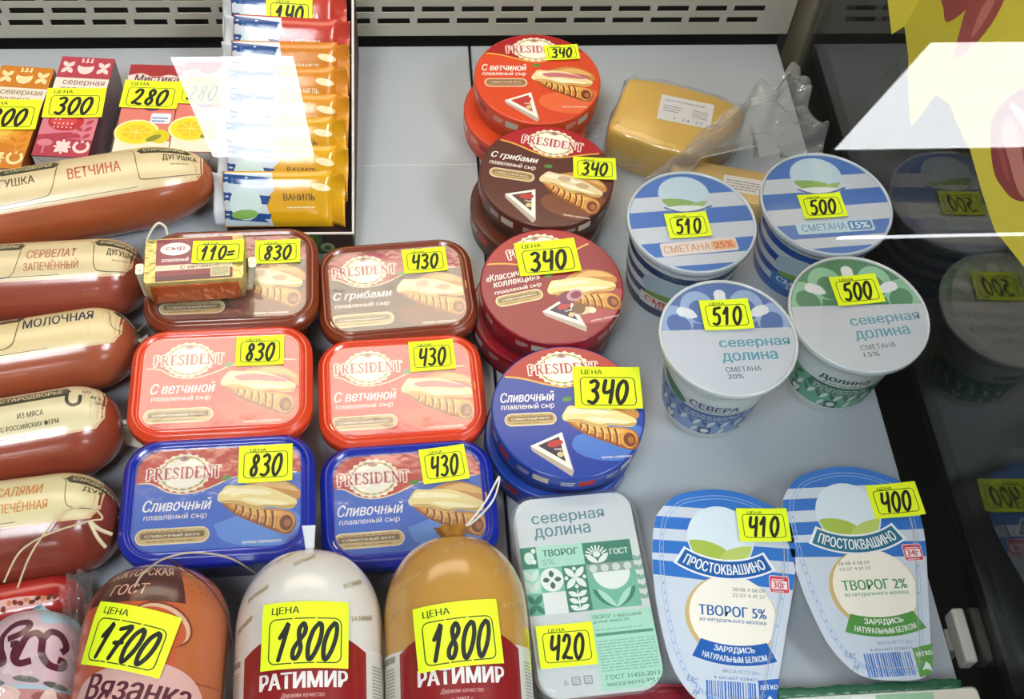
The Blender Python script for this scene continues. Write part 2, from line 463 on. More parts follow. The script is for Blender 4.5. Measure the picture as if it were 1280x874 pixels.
def croissant(a, cx, cy, s=1.0, kind='cream', rot=0):
    ca, sa = math.cos(R(rot)), math.sin(R(rot))
    def f(X, Y):
        x = (X-715)/8.15*s; y = (530-Y)/7.05*s
        return (cx+x*ca-y*sa, cy+x*sa+y*ca)
    P = lambda pts, c, k=3: a.poly([f(*p) for p in catmull(pts, k, True)], c)
    P([(560,470),(620,400),(760,360),(900,395),(965,445),(972,485),(930,500),(700,500)], '#c98a3e')
    P([(700,400),(800,375),(900,405),(955,450),(900,440),(800,420)], '#e2b268')
    if kind == 'ham':
        P([(500,470),(520,415),(640,400),(760,420),(880,440),(930,470),(900,500),(700,480),(560,490)], '#b9606a')
        P([(520,440),(640,415),(760,440),(860,460),(760,465),(620,450)], '#dd9a98')
    P([(500,495),(545,492),(690,535),(850,550),(930,580),(945,640),(910,692),(840,682),(740,640),(620,588),(545,540)], '#9a5420')
    P([(515,492),(560,495),(690,533),(850,550),(925,582),(938,630),(895,672),(840,664),(745,622),(630,572),(560,532)], '#cf8a36')
    P([(560,505),(690,542),(840,560),(880,575),(800,592),(680,568),(590,532)], '#e9b45c')
    for x0, y0, x1, y1 in ((585,512,572,560),(625,520,615,582),(668,530,665,605),(712,540,712,625),(757,548,758,642),(800,555,800,660)):
        a.stroke([f(x0, y0), f((x0+x1)/2+8, (y0+y1)/2), f(x1, y1)], 1.6*s, '#7c3c14', smooth=3); a.stroke([f(x0+13, y0+6), f((x0+x1)/2+19, (y0+y1)/2), f(x1+12, y1-4)], .9*s, '#f0c878', smooth=3)
    a.poly([f(880+52*math.cos(t*.3), 625+58*math.sin(t*.3)) for t in range(21)], '#e0a04a')
    a.poly([f(886+40*math.cos(t*.3), 630+45*math.sin(t*.3)) for t in range(21)], '#7c3a1c')
    a.poly([f(893+20*math.cos(t*.3), 632+22*math.sin(t*.3)) for t in range(21)], '#b06a35')
    fill = {'cream': ('#f0dc96', '#fbf0c0'), 'ham': ('#f0d9a2', '#f8ebc6'), 'mush': ('#e6d3a4', '#f4e8c8')}[kind]
    P([(472,462),(500,420),(530,395),(590,400),(690,402),(790,425),(890,470),(950,505),(930,545),(870,548),(780,532),(720,545),(660,530),(600,505),(530,498),(485,490)], fill[0])
    P([(485,488),(530,496),(600,503),(660,528),(720,543),(780,530),(870,546),(930,543),(940,525),(860,530),(780,515),(720,525),(660,510),(600,488),(530,482)], '#cfa858')
    P([(500,440),(540,412),(620,418),(720,430),(800,455),(740,462),(640,450),(560,450)], fill[1])
    P([(620,480),(700,480),(820,500),(900,520),(840,525),(720,512)], fill[1])
    if kind == 'ham':
        P([(560,430),(680,420),(820,445),(900,480),(820,478),(700,462),(600,460)], '#c8737a')
    if kind == 'mush':
        P([(600,440),(640,415),(690,420),(700,450),(650,462)], '#cdb089'); P([(740,470),(790,450),(840,465),(830,490),(780,495)], '#c9a77c')
    a.ell(*f(520, 350), 4*s, 2.2*s, '#4f8a36', 10+rot, 12)
def pill(a, cx, cy, w, h, c='#cdb27a', c2='#7a5a30', rot=0):
    b = Art(); b.rr(0, 0, w, h, h/2, '#efe0b8'); b.rr(0, 0, w-1.6, h-1.6, h/2, c); b.rr(0, h*.06, w*.86, h*.36, 1, c2)
    b.text('СЛИВОЧНЫЙ ВКУС', 0, h*.06, w*.74, h*.2, '#f4ead0', .02)
    b.lines(-w*.36, h*.28, w*.36, h*.38, 1, c2); b.lines(-w*.34, -h*.32, w*.34, -h*.2, 1, c2)
    put(a, b, cx, cy, rot)
def put(a, b, cx, cy, rot=0, s=1):
    ca, sa = math.cos(R(rot))*s, math.sin(R(rot))*s
    for vs, fs, c in b.items: a.items.append(([(cx+x*ca-y*sa, cy+x*sa+y*ca) for x, y in vs], fs, c))

# ------------------------------------------------------------------ setting: the shop room and the cold case
def struct(name, mb, mat, **k):
    o = mb.build(name, mat, **k); o['kind'] = 'structure'; return o
XR, XM = .291, .310
b = MB(); b.box(-6, 7, -9, 3.0, -.92, -.90); struct('floor', b, pm('#6e6a62', .5, noise=.15, scale=3))
b = MB(); b.box(-6, 7, -9, 1.2, 2.45, 2.50); struct('ceiling', b, pm('#b8b8b4', .8))
b = MB(); b.box(-6, 7, -9.1, -9, -.92, 2.5); struct('wall_front', b, pm('#77756e', .8, noise=.1, scale=2))
# perforated back panel of the case, with real slots
b = MB()
xs0, xs1, pitch, sw = -.80, .300, .0375, .0305
zr = [(.0235, .0305), (.0375, .0445), (.0515, .0585), (.0655, .0725), (.0795, .0865)]
zb = [.009]+[q for r_ in zr for q in r_]+[.150]
yf, yk = .3580, .3590
for i in range(0, len(zb)-1):
    if i % 2 == 0: b.box(xs0, xs1, yf, yk, zb[i], zb[i+1])
    else:
        odd = .0045 if (i//2) % 2 == 0 else 0
        x = xs1-.030-odd; e = xs1
        while x-sw > xs0:
            b.box(x, e, yf, yk, zb[i], zb[i+1]); e = x-sw; x -= pitch
        b.box(xs0, e, yf, yk, zb[i], zb[i+1])
struct('wall_back', b, pm('#b4afa0', .42, noise=.08, scale=14), smooth=False)
b = MB(); b.box(xs0, XM, .40, .41, -.10, .155); struct('trim_1', b, pm('#1c1b18', .7, noise=.2))
b = MB(); b.box(-.80, XM, -.50, .41, -.115, -.10); struct('trim_2', b, pm('#24241f', .6, noise=.2))
DECK = pm('#adb3b9', .34, noise=.05, scale=9, spec=.6)
b = MB(); b.box(-.80, -.0162, -.40, .3535, -.012, 0); struct('trim_3', b, DECK, bevel=.0008)
b = MB(); b.box(-.0138, XR, -.40, .3535, -.012, 0); struct('trim_4', b, DECK, bevel=.0008)
b = MB(); b.box(-.80, XR-.002, -.38, .34, -.03, -.013); struct('trim_5', b, pm('#3a3a36', .6))
b = MB(); b.box(-.119, -.0162, .1995, .2003, .0001, .0005); struct('trim_6', b, pm('#d8d8d2', .4))
# side pane, its edge post, its foot bracket
GL = clear('pane_glass', 1.5); GS = clear('side_glass', 1.52, tint=(.80, .82, .80))
yz = [(-.47, -.09), (.372, -.09), (.372, .62), (.03, .72), (-.49, .03)]
b = MB(); b.loft([[(x, y, z) for y, z in yz] for x in (XM, XM+.005)])
struct('window_2', b, GS, smooth=False)
b = MB(); b.box(XM-.0035, XM+.008, .331, .372, -.10, .60); struct('trim_7', b, pm('#6f6a58', .45, noise=.1), bevel=.0012)
b = MB(); b.box(.45, .47, -.9, .9, -.92, .42); struct('dark_panel_right', b, pm('#25231f', .6, noise=.2, scale=6))  # dark panel added beyond the side pane to keep the view through it dark
# sloping front pane
pn = Vector((0, -.822, .569)); pu = Vector((0, .569, .822)); p0 = Vector((0, -.249, .380))
b = MB(); loops = []
for d in (0, .006):
    loops.append([tuple(p0+pu*t+Vector((x, 0, 0))+pn*d) for x, t in ((-.9, -.52), (.308, -.52), (.308, .40), (-.9, .40))])
b.loft(loops); struct('window_1', b, GL, smooth=False)
# ceiling lamps
LM = glow('lamp_glow', (.93, .97, 1.0), LAMP)
def ceiling_lamp(label, x0, x1, y0, y1, mat=LM):
    t = thing('ceiling_lamp', label, 'ceiling lamp', ((x0+x1)/2, (y0+y1)/2, 2.40), 0, 'ceiling lamps of the shop')
    hx, hy = (x1-x0)/2, (y1-y0)/2
    f = MB(); e = .02
    for a in ((-hx-e, -hx, -hy-e, hy+e), (hx, hx+e, -hy-e, hy+e), (-hx, hx, -hy-e, -hy), (-hx, hx, hy, hy+e)): f.box(*a, -.005, .05)
    f.box(-hx-e, hx+e, -hy-e, hy+e, .045, .05)
    f.build('frame', pm('#d8d8d8', .5), t, smooth=False)
    d = MB(); d.box(-hx, hx, -hy, hy, 0, .01); d.build('diffuser', mat, t, smooth=False)
    return t
ceiling_lamp('narrow bright ceiling lamp mirrored at the upper left of the glass', -.935, -.473, -5.0, -3.99)
ceiling_lamp('wide bright ceiling lamp mirrored at the upper right of the glass', 2.025, 3.25, -5.02, -3.91)
ceiling_lamp('thin line of ceiling lamp mirrored beneath the wide bright one', 2.55, 4.4, -6.46, -6.385)
LN = glow('lamp_glow_near', (.88, .95, 1.0), LAMP_NEAR)
ceiling_lamp('ceiling lamp overhead of the case at its left', -1.0, -.45, -1.9, -.8, LN)
ceiling_lamp('ceiling lamp overhead of the case at its right', 1.2, 2.2, -1.9, -.8, LN)

# clip bracket on the side rail
b = MB(); b.box(XR+.0085, XM-.0012, -.276, -.236, -.012, .004); t_ = b.build('pane_bracket', pm('#b9b7b0', .45), bevel=.002)
tag(t_, 'small pale grey bracket at the foot of the side pane', 'bracket')
b = MB(); b.box(XR+.006, XM-.003, -.262, -.246, -.10, -.0125); b.build('bracket_foot', pm('#8a8880', .5), t_)

# ------------------------------------------------------------------ big yellow sticker on the side pane
t = thing('sticker', 'big yellow sticker with sliced ham on the glass at top right', 'sticker', (XM, 0, 0))
def sp(pts): return [((lambda p: (p.y*1000, p.z*1000))(atx(x, y, XM))) for x, y in pts]
def side_map(u, v, h): return (-.3-h, u, v)
a = Art()
a.poly(sp([(1104,-40),(1110,0),(1115,43),(1131,33),(1136,70),(1136,120),(1139,157),(1150,146),(1170,118),(1188,130),(1196,152),(1213,187),(1228,240),(1244,288),(1262,310),(1280,333),(1340,380),(1400,300),(1390,-40)]), '#d8cf3a')
a.poly(sp([(1131,33),(1150,0),(1178,0),(1184,28),(1208,12),(1196,60),(1170,118),(1150,146),(1139,157),(1136,120),(1136,70)]), '#c3bb28')
a.poly(sp([(1188,130),(1240,60),(1300,-20),(1390,-40),(1400,300),(1340,380),(1280,333),(1262,310),(1244,288),(1228,240),(1213,187),(1196,152)]), '#ddd23c')
a.build('sticker_sheet', t, side_map, rough=.5, step=.02, z0=.05)
a = Art()
P = lambda pts, c: a.poly(catmull(sp(pts), 3, True), c)
P([(1178,-8),(1180,10),(1184,28),(1208,12),(1216,-8)], '#8e3b34')
P([(1212,0),(1200,40),(1193,74),(1215,60),(1240,30),(1256,0),(1262,-20),(1225,-20)], '#9a4640')
P([(1228,10),(1215,45),(1222,40),(1242,8),(1245,-10)], '#b97068')
a.build('ham_slice', t, side_map, rough=.5, step=.02, z0=.15); a = Art()
P([(1240,150),(1239,185),(1244,218),(1255,236),(1268,249),(1290,252),(1320,240),(1330,170),(1300,110),(1265,118)], '#8c2f30')
P([(1246,170),(1252,205),(1262,228),(1258,200)], '#a84a48'); P([(1252,160),(1262,200),(1272,235),(1282,245),(1280,200),(1268,150)], '#c98078')
P([(1262,130),(1285,170),(1292,215),(1300,200),(1290,150)], '#e0b0a2')
a.build('ham_slice', t, side_map, rough=.5, step=.02, z0=.15)

# ------------------------------------------------------------------ round boxes
ROUND = {
 'orange': dict(f='#d8481f', top='#a8161a', side='#c94a2a', title=['С ветчиной', 'плавленый сыр'], k='ham', plate='#e86a3a'),
 'brown': dict(f='#5a2a1c', top='#b01a20', side='#4c3526', title=['С грибами', 'плавленый сыр'], k='mush', plate='#7c4426'),
 'maroon': dict(f='#8e1524', top='#a8161c', side='#7a1622', title=['«Классическая', 'коллекция»', 'плавленый сыр'], k='cream', plate='#b04a50'),
 'blue': dict(f='#1c3f9c', top='#b02018', side='#1a2c68', title=['Сливочный', 'плавленый сыр'], k='cream', plate='#4a78c8'),
}
def round_art(v, kind):
    a = Art(); c = ROUND[v]; RR = 55.0
    disc = circ(RR, 48); a.clip = disc
    a.poly(disc, c['f'])
    edge = catmull([(-58,31),(-44,31),(-30,28.5),(-14,23),(0,20),(14,23),(30,29),(44,33),(58,34)], 4)
    # lighter plate swoosh
    sw = catmull([(2,-22),(-1,-30),(6,-38),(22,-43),(42,-43)], 4)
    a.poly(sw+[(56,-20),(40,-10)], c['plate'])
    a.poly([(-60,60)]+[(-60,31)]+edge+[(60,60)], c['top'])
    vs = [p for p in edge if math.hypot(*p) < RR]
    a.clip = None
    a.stroke(vs, 1.5, '#e8b04a')
    seal(a, 0, 36, 20, 15)
    brand(a, 0, 36, 53, 8.6)
    T = c['title']
    if len(T) == 3:
        a.text(T[0], -27, 17.5, 44, 6.5, '#f6ece2', .02, .25); a.text(T[1], -26, 9.5, 38, 6, '#f6ece2', .02, .25); a.text(T[2], -27, 2.5, 38, 5, '#f6ece2', .015, .1)
    else:
        a.text(T[0], -29, 13, 40, 8.5, '#fbf6ee', .02, .3); a.text(T[1], -29.5, 4.6, 39, 6.2, '#f6ece2', .012, .1)
    pill(a, -28.5, -6, 38, 10.5, '#c0a46c' if v != 'orange' else '#b0805a', '#8a6a3c')
    croissant(a, 22, -14 if v != 'orange' else -8, .92, c['k'])
    a.text('пример сервировки', 30, -40.5 if v != 'orange' else -36, 22, 2, '#f0e4d8', .01)
    wx, wy = (0, 0) if v != 'maroon' else (16, 5)
    W_ = lambda pts: [(x+wx, y+wy) for x, y in pts]
    a.poly(W_([(-31,-28),(-7,-18),(-2,-50),(-4,-54),(-30,-32)]), '#b9a898')
    a.poly(W_([(-31,-28),(-7,-18),(-3,-49)]), '#f2ece2')
    a.poly(W_([(-25.5,-28),(-9.5,-21.5),(-7,-42)]), {'orange': '#c03a20', 'brown': '#5a3a28', 'maroon': '#3c2c50', 'blue': '#3a2c48'}[v])
    a.ell(-13+wx, -27+wy, 6, 2.8, '#c03a3a', 12, 14); a.text('сыр', -11+wx, -32+wy, 6, 2.4, '#f0e0d0', .02); a.ell(-10+wx, -36+wy, 2.6, 2.2, '#d8c48a', 0, 10)
    if v == 'maroon':
        a.ell(8, -15, 8, 6, '#7c3050', 10); a.ell(14, -14, 7, 5, '#c890a0', 15); a.ell(15, -14, 4.5, 3.2, '#8a3550', 15)
        a.ell(18, -30, 7, 3, '#e2c9a0', 8); a.ell(13, -27, 5.5, 5, '#7a5a3a', 30); a.ell(23, -31, 3, 2.6, '#f0e4c8')
    return a
def round_box(v, cx, cy, rot, z, label, art=None, price_=None, h=28):
    t = thing('round_cheese_box', label, 'cheese box', (cx, cy, z), rot, 'stacked round boxes of processed cheese')
    c = ROUND[v]; Rl = 56.3
    b = MB(); b.loft([ring3(circ(r, 64), zz) for r, zz in ((54.0, .3), (54.8, 1.2), (54.8, h-5))])
    b.build('box_base', pm(c['side'], .45, noise=.12, scale=140), t)
    b = MB(); b.loft([ring3(circ(r, 64), zz) for r, zz in ((55.6, h-17), (Rl, h-17), (Rl, h-1.2), (Rl-.4, h-.4), (Rl-1.2, h))], cap0=False)
    b.build('lid', pm(c['f'], .33, coat=.25), t)
    # printed side panel
    a = Art()
    for u in range(-170, 171, 34):
        a.rect(u-3, h-12, u+9, h-5, '#cfc6b4' if u % 68 == 0 else c['top'])
        a.lines(u-16, h-11, u-6, h-5, 3, '#e6d8c8')
    def side(u, v_, hh):
        ang = R(-120)+u/56.3; r = Rl+hh; return (r*math.cos(ang), r*math.sin(ang), v_)
    a.build('side_print', t, side, rough=.4, maxedge=4, step=.03)
    art = round_art(v, None) if art is None else art
    art.build('lid_print', t, flat(h), rough=.30, coat=.35, spec=.5, step=.02)
    if price_:
        body, px, py, tw, th, tr, big = price_
        x, y = loc_in(t, at(px, py, z+h*.001))
        price(t, body, x, y, h+1.6, tw, th, tr-rot, big=big)
    return t
ARTS = {v: round_art(v, None) for v in ROUND}
def mini(v):                            # a box under another shows only its rim
    a = Art(); a.poly(circ(55.0, 48), ROUND[v]['f']); return a
def stack(v, cx, cy, rot, offs, names, price_):
    n = len(offs)
    for i, (dx, dy) in enumerate(offs):
        top = i == n-1
        round_box(v, cx+dx, cy+dy, rot+(0 if top else (i+1)*17), i*.0282, names[i], ARTS[v] if top else mini(v), price_ if top else None)
stack('orange', .0383, .2505, -1, [(-.009, -.011), (0, 0)], ['lower orange round cheese box, poking out beneath the upper one', 'upper orange round cheese box with ham croissant picture, tag 340'],
      ('340', 702, 67, 31, 19, 2, False))
stack('brown', .0360, .1366, -13, [(-.007, -.008), (0, 0)], ['lower brown round cheese box, mostly hidden under the upper one', 'upper dark brown round cheese box with mushroom filling, tag 340'],
      ('340', 743, 212, 36, 24, -5, False))
stack('maroon', .0298, .0225, 12, [(-.006, -.003), (0, 0)], ['lower maroon round cheese box under the other maroon one', 'upper maroon round cheese box with a mushroom beside its wedge, tag 340'],
      ('340', 684, 323, 49, 33, 5, True))
stack('blue', .0312, -.0912, 1, [(-.004, -.003), (0, 0)], ['lower blue round cheese box under the other blue one', 'upper blue round cheese box with red top band, large tag 340'],
      ('340', 759, 486, 50, 36, -3, True))

# ------------------------------------------------------------------ plastic cheese tubs
TUB = {
 'blue': dict(rim='#10269a', f='#2f62c4', top='#c0301e', title='Сливочный', k='cream', plate='#5a8cd8'),
 'orange': dict(rim='#d8421f', f='#d8323a', top='#c0182c', title='С ветчиной', k='ham', plate='#e8503a'),
 'brown': dict(rim='#7a3216', f='#4a1c16', top='#b02030', title='С грибами', k='mush', plate='#7a3a2a'),
}
def tub_art(v, w, d):
    c = TUB[v]; a = Art(); o = rrect(w, d, 13, 6); a.clip = o
    a.poly(o, c['f'])
    a.poly(catmull([(-2,-20),(4,-32),(24,-38),(44,-38)], 4)+[(60,-20),(40,-6)], c['plate'])
    edge = catmull([(-60,13),(-46,13),(-34,6),(-22,4),(-8,7),(8,14),(26,18),(44,17),(60,16)], 4)
    a.poly([(-60,50)]+edge+[(60,50)], c['top'])
    a.clip = None
    a.stroke([p for p in edge if abs(p[0]) < w/2-.5], 1.0, '#f0d8b0')
    seal(a, -24, 20, 18, 15); brand(a, -24, 20, 51, 8.8)
    a.text(c['title'], -27, -4, 46, 9, '#f8f4f0', .02, .3); a.text('плавленый сыр', -28, -13, 42, 5.5, '#f2e8e4', .012, .1)
    pill(a, -29, -27, 49, 12)
    croissant(a, 27, -9, .92, c['k'])
    a.text('пример сервировки', 30, -35, 26, 2.4, '#f2e8e0', .02)
    return a
LIDFILM = clear('lid_film', 1.7, rough=.14, milk=.03, bump=.25, bscale=45)
def tub(v, px, py, z, w, d, rot, label, pr, group='rectangular tubs of processed cheese'):
    h = z*1000; p = at(px, py, z)
    t = thing('cheese_tub', label, 'cheese tub', (p.x, p.y, 0), rot, group)
    c = TUB[v]; cr = 25
    L = lambda ins, zz: ring3(rrect(w-2*ins, d-2*ins, cr-ins*.8, 8), zz)
    b = MB(); b.loft([L(13, .3), L(11.5, 2), L(6, h-10)])
    b.build('tub_body', pm(c['rim'], .3, coat=.3, noise=.1), t)
    b = MB(); b.loft([L(2.2, h-13), L(.5, h-13), L(0, h-12), L(0, h-4.5), L(.6, h-3.2), L(2.0, h-2.6), L(3.2, h-.6), L(4.2, h), L(5.4, h-.4), L(6.4, h-2.2), L(7.4, h-2.4), L(8.2, h-1.4), L(9.2, h-1.4), L(9.8, h-2.2)])
    b.build('lid', pm(c['rim'], .25, coat=.5, noise=.04), t, ang=60)
    tub_art(v, w-19.5, d-19.5).build('lid_print', t, flat(h-2.2), rough=.3, step=.02)
    b = MB(); q = rrect(w-18.6, d-18.6, 14, 8)
    b.loft([ring3(q, h-.9), ring3(q, h-.6)]); b.build('lid_film', LIDFILM, t)
    if pr:
        body, tx, ty, tw, th, tr = pr
        x, y = loc_in(t, at(tx, ty, z)); price(t, body, x, y, h-.4, tw, th, tr-rot)
    return t
tub('brown', 290, 345, .056, 131, 96, 1, 'brown cheese tub carrying the small foil pack, tag 830', ('830', 347, 314, 35, 23, 1))
tub('brown', 496, 359, .044, 123, 95, 4, 'brown cheese tub alone beside the maroon boxes, tag 430', ('430', 531, 325, 35, 24, 4))
tub('orange', 276, 475, .056, 131, 96, 1, 'orange-red cheese tub with ham picture, tag 830', ('830', 325, 438, 35, 26, 1))
tub('orange', 502, 484, .044, 123, 95, 2, 'orange-red cheese tub beside the maroon boxes, tag 430', ('430', 540, 444, 34, 27, 3))
tub('blue', 272, 620, .056, 131, 96, 1, 'blue cheese tub nearest the sausages at left, tag 830', ('830', 332, 579, 37, 29, 1))
tub('blue', 511, 625, .044, 123, 95, 2, 'blue cheese tub behind the golden sausage, tag 430', ('430', 555, 580, 33, 28, 6))

# ------------------------------------------------------------------ small foil-wrapped spread on the brown tub
p = at(243, 322, .084)
t = thing('spread_pack', 'small foil-wrapped cheese spread resting on the brown tub, tag 110', 'cheese pack', (p.x, p.y-.001, .0575), 3)
FO = pm('#c8b878', .3, metal=.6, noise=.3, scale=120, bump=.5, bscale=220)
FR = pm('#b4602c', .32, metal=.55, noise=.45, scale=60, bump=.7, bscale=160)
b = MB(); b.loft([ring3(rrect(w_, d_, 3, 4), z_) for w_, d_, z_ in ((68, 37, .3), (70, 40, 2), (74, 43, 13), (74, 43, 25), (72, 41, 26.5))])
b.build('foil_wrap', FO, t)
b = MB(); b.grid(24, 9, lambda u, v: ((-32+64*u)*.001, (-21.6-.6*math.sin(u*37+v*11)+ (v-.5)*-0)*.001-.0007, (3+21*v)*.001))
b.build('foil_front', FR, t, solid=.0006)
for s in (-1, 1):
    b = MB(); b.loft([ring3(rrect(6, 30-10*k, 2, 3, s*(37.5+k*2.0), 0), 4+7*k) for k in range(3)])
    b.build('foil_fold', pm('#d8d4c4', .3, metal=.7, noise=.2, bump=.4, bscale=200), t)
a = Art(); a.clip = rrect(56, 39, 1, 3); a.rect(-28, -19.5, 28, 19.5, '#8a3440'); a.rect(-28, -10, 28, -5, '#e6d2b4'); a.rect(-28, -19.5, 28, -15, '#5c2430'); a.clip = None
a.ell(-14, 10, 11, 6, '#f1e4e0'); a.text('сыр', -14, 10, 14, 4, '#b05060', .02); a.text('плавленый', -14, 0, 20, 4, '#f0e0e0', .02, .2); a.text('С ветчиной', 4, -7.5, 28, 3, '#6a4030', .02)
a.rect(12, -18, 26, -8, '#d4c898'); a.lines(13, -17, 25, -9, 7, '#60604a')
a.build('pack_print', t, flat(26.7), rough=.3, coat=.3)
x, y = loc_in(t, at(273, 316, .084)); price(t, '110=', x, y, 28, 38, 21, -3)

# ------------------------------------------------------------------ sour cream cups
CLEARLID = clear('clear_lid', 1.45, rough=.06, milk=.02)
def stripes_art():
    a = Art(); RR = 50; a.clip = circ(RR, 48)
    a.poly(circ(RR, 48), '#cfd7e2')
    B = '#3f74c8'
    for y0, y1 in ((28, 60), (-3, 13), (-33, -19), (-60, -43)):
        a.poly([(-60, y0-4), (60, y0+4), (60, y1+4), (-60, y1-4)], B)
    a.clip = None
    a.ell(-2, 29, 21, 18.5, '#c4dcec'); a.clip = circ(20, 28, -2, 28, 17); a.ell(-8, 16, 20, 8, '#8db45c', -8); a.ell(12, 15, 14, 6, '#a3c070', 12); a.clip = None; a.ell(-2, 13.5, 17, 3.4, '#e6eef2')
    a.stroke([(-20, 15), (-8, 10), (6, 11), (19, 16)], 1.6, '#3a5aa0', smooth=3)
    return a
def cup(kind, cx, cy, label, pr, H, Rl):
    t = thing('sour_cream_cup', label, 'sour cream cup', (cx, cy, 0), 0, 'sour cream cups')
    if kind in ('o', 'b'):
        prof = [(40, 0), (41, 1), (43.5, 22), (47.5, H-12), (48.5, H-9)]
        wall = pm('#c9d2da', .35, coat=.3)
    else:
        prof = [(31.5, 0), (32.5, 1), (33.5, 8), (35, 9), (43, H-14), (46, H-9)]
        wall = pm('#d4dad8', .35, coat=.4, sss=.2)
    b = MB(); b.loft([ring3(circ(r, 56), z) for r, z in [(prof[0][0]-2, .2)]+prof[1:]]); b.build('cup', wall, t)
    rz = [q[1] for q in prof]; rr_ = [q[0] for q in prof]
    def side(u, v, h):
        r = float(np.interp(v, rz, rr_))+h; an = R(-112)+u/42.0; return (r*math.cos(an), r*math.sin(an), v)
    a = Art(); Ht = H-11
    if kind in ('o', 'b'):
        a.rect(-125, 3, 125, Ht, '#d8e2ea')
        for k in range(4): a.rect(-125, 6+k*17, 125, 6+k*17+8.5, '#1f4fa8' if kind == 'b' else '#28406e')
        a.ell(-4, 42, 20, 16, '#b8d0dc'); a.ell(-4, 31, 16, 4.5, '#7fa83e', 4)
        c1 = '#d4452c' if kind == 'o' else '#2a78c8'
        a.poly([(-24, 13), (34, 13), (34, 28), (-24, 28)], '#ece6e0' if kind == 'o' else c1)
        a.text('СМЕТАНА', 4, 22.5, 46, 7, c1 if kind == 'o' else '#e8f0f6', .03); a.text('ВКУС', 2, 15.8, 22, 4, c1 if kind == 'o' else '#e8f0f6', .02)
        a.rect(-125, 2, 125, 12, '#1e2e5a' if kind == 'o' else '#1c62b0')
    else:
        c0, c1, c2 = (('#2f5da8', '#7f9fd0', '#27437c') if kind == 's' else ('#1e6a48', '#5fae86', '#17503a'))
        a.rect(-110, 11, 110, Ht, '#dfe6e2'); a.rect(-110, 13, 110, 48, c1)
        for i in range(-9, 9):
            x = i*12
            if i % 3 == 0:
                a.rect(x, 13, x+11, 24, c2); a.ell(x+5.5, 18.5, 3.6, 3.6, '#e4ece6')
            a.leaf(x+6, 25, x+1, 36, 4, c0); a.leaf(x+6, 25, x+11, 36, 4, '#e2ece6'); a.leaf(x+1, 38, x+9, 46, 4, c0)
            if i % 2: a.leaf(x+6, 13, x+10, 24, 4, '#dfeae4')
        a.rect(-20, 36, 34, 48, c0); a.lines(-16, 38, 30, 46, 3, '#cfe0d8')
        a.text('долина' if kind == 'g' else 'СЕВЕРА', 6, 57, 40, 8, c2, .03); a.lines(-10, 50, 40, 53, 1, '#8a9a94')
        a.ell(-32, 56, 16, 6, '#2e7a4a', -20) if kind == 's' else None
    a.build('sleeve', t, side, rough=.35, coat=.3, maxedge=4, step=.08, z0=.3)
    # lid
    b = MB(); b.loft([ring3(circ(r, 72), z) for r, z in ((prof[-1][0]+.3, H-10), (Rl-1.6, H-8), (Rl-.5, H-6), (Rl, H-5), (Rl, H-1.2), (Rl-.4, H-.3), (Rl-1.1, H), (Rl-1.9, H-.3), (Rl-2.5, H-1.6))], cap0=False, cap1=False)
    b.build('lid_rim', pm('#cfd6d8', .22, coat=.5, sss=.1) if kind in 'sg' else pm('#c4d0da', .22, coat=.5), t, ang=70)
    b = MB(); b.loft([ring3(circ(Rl-2.3, 72), H-1.0), ring3(circ(Rl-2.3, 72), H-.6)]); b.build('lid_cover', CLEARLID, t)
    s = (Rl-2.3)/50
    if kind in ('o', 'b'):
        a = stripes_art()
        if kind == 'o':
            b2 = Art(); b2.rr(0, 0, 62, 13, 2, '#ece2dc'); b2.text('СМЕТАНА', -10, 0, 38, 7, '#e0a078', .02); b2.rr(20, 0, 20, 9, 2, '#eeb890'); b2.text('25%', 20, 0, 16, 6, '#e07030', .03)
            put(a, b2, 2, -25.5, 5)
        else:
            b2 = Art(); b2.rr(0, 0, 62, 12, 2, '#c8e2f2'); b2.text('СМЕТАНА', -9, 0, 36, 7, '#5fa0d0', .02); b2.rr(20, 0, 19, 9, 2, '#3f8ecc'); b2.text('15%', 20, 0, 15, 6, '#f0f6fa', .03)
            put(a, b2, 2, -23, 3)
    else:
        a = Art(); RR = 50; D_ = circ(RR, 48); a.clip = D_
        dk, md, lt = (('#5070b0', '#9ab4de', '#c6d6ee') if kind == 's' else ('#2f8058', '#8cc8a4', '#c0e2cc'))
        a.poly(D_, '#c9cfd9')
        a.rect(-60, 7.5, 60, 60, dk)
        for cx_, cy_, ro in ((-19, 22, 0), (19, 22, 0), (-38, 10, 30), (38, 10, -30)):
            a.ell(cx_, cy_+6, 13, 15, md, ro); a.ell(cx_*.93, cy_+2, 8.5, 10.5, dk, ro)
        a.rect(-60, -60, 60, 7.5, '#c9cfd9')
        a.clip = None
        for ang in (90, 147, 33):
            x, y = 41*math.cos(R(ang)), 6+36*math.sin(R(ang)); x2, y2 = 24*math.cos(R(ang)), 8+20*math.sin(R(ang))
            a.leaf(x2, y2, x, y+1, 9, '#e8edf2'); a.ell(x*.9, y*.92+.6, 4.6, 4.6, '#e8edf2', 0, 14)
        tc = '#4f9cb0'
        b2 = Art(); b2.text('северная', 0, 5.5, 54, 8.4, tc, .022); b2.text('долина', -6, -6, 42, 9, tc, .022); b2.text('СМЕТАНА', -13, -16, 27, 4.4, '#5a6872', .015); b2.text('20%' if kind == 's' else '15%', -20, -22, 12, 4, '#5a6872', .015)
        put(a, b2, 19, -12, 1 if kind == 's' else 5)
    a.build('lid_print', t, lambda x, y, h: (x*s, y*s, H-2.0+h), rough=.35, step=.02)
    body, px, py, tw, th, tr = pr
    x, y = loc_in(t, at(px, py, H*.001)); price(t, body, x, y, H-.3, tw, th, tr, curl=.8)
    return t
cup('o', .1430, .0635, 'blue striped sour cream cup with orange wording, tag 510', ('510', 860, 281, 34, 25, 3), 82, 52)
cup('b', .2563, .0795, 'blue striped sour cream cup with pale blue wording, tag 500', ('500', 1028, 257, 36, 25, 3), 82, 54)
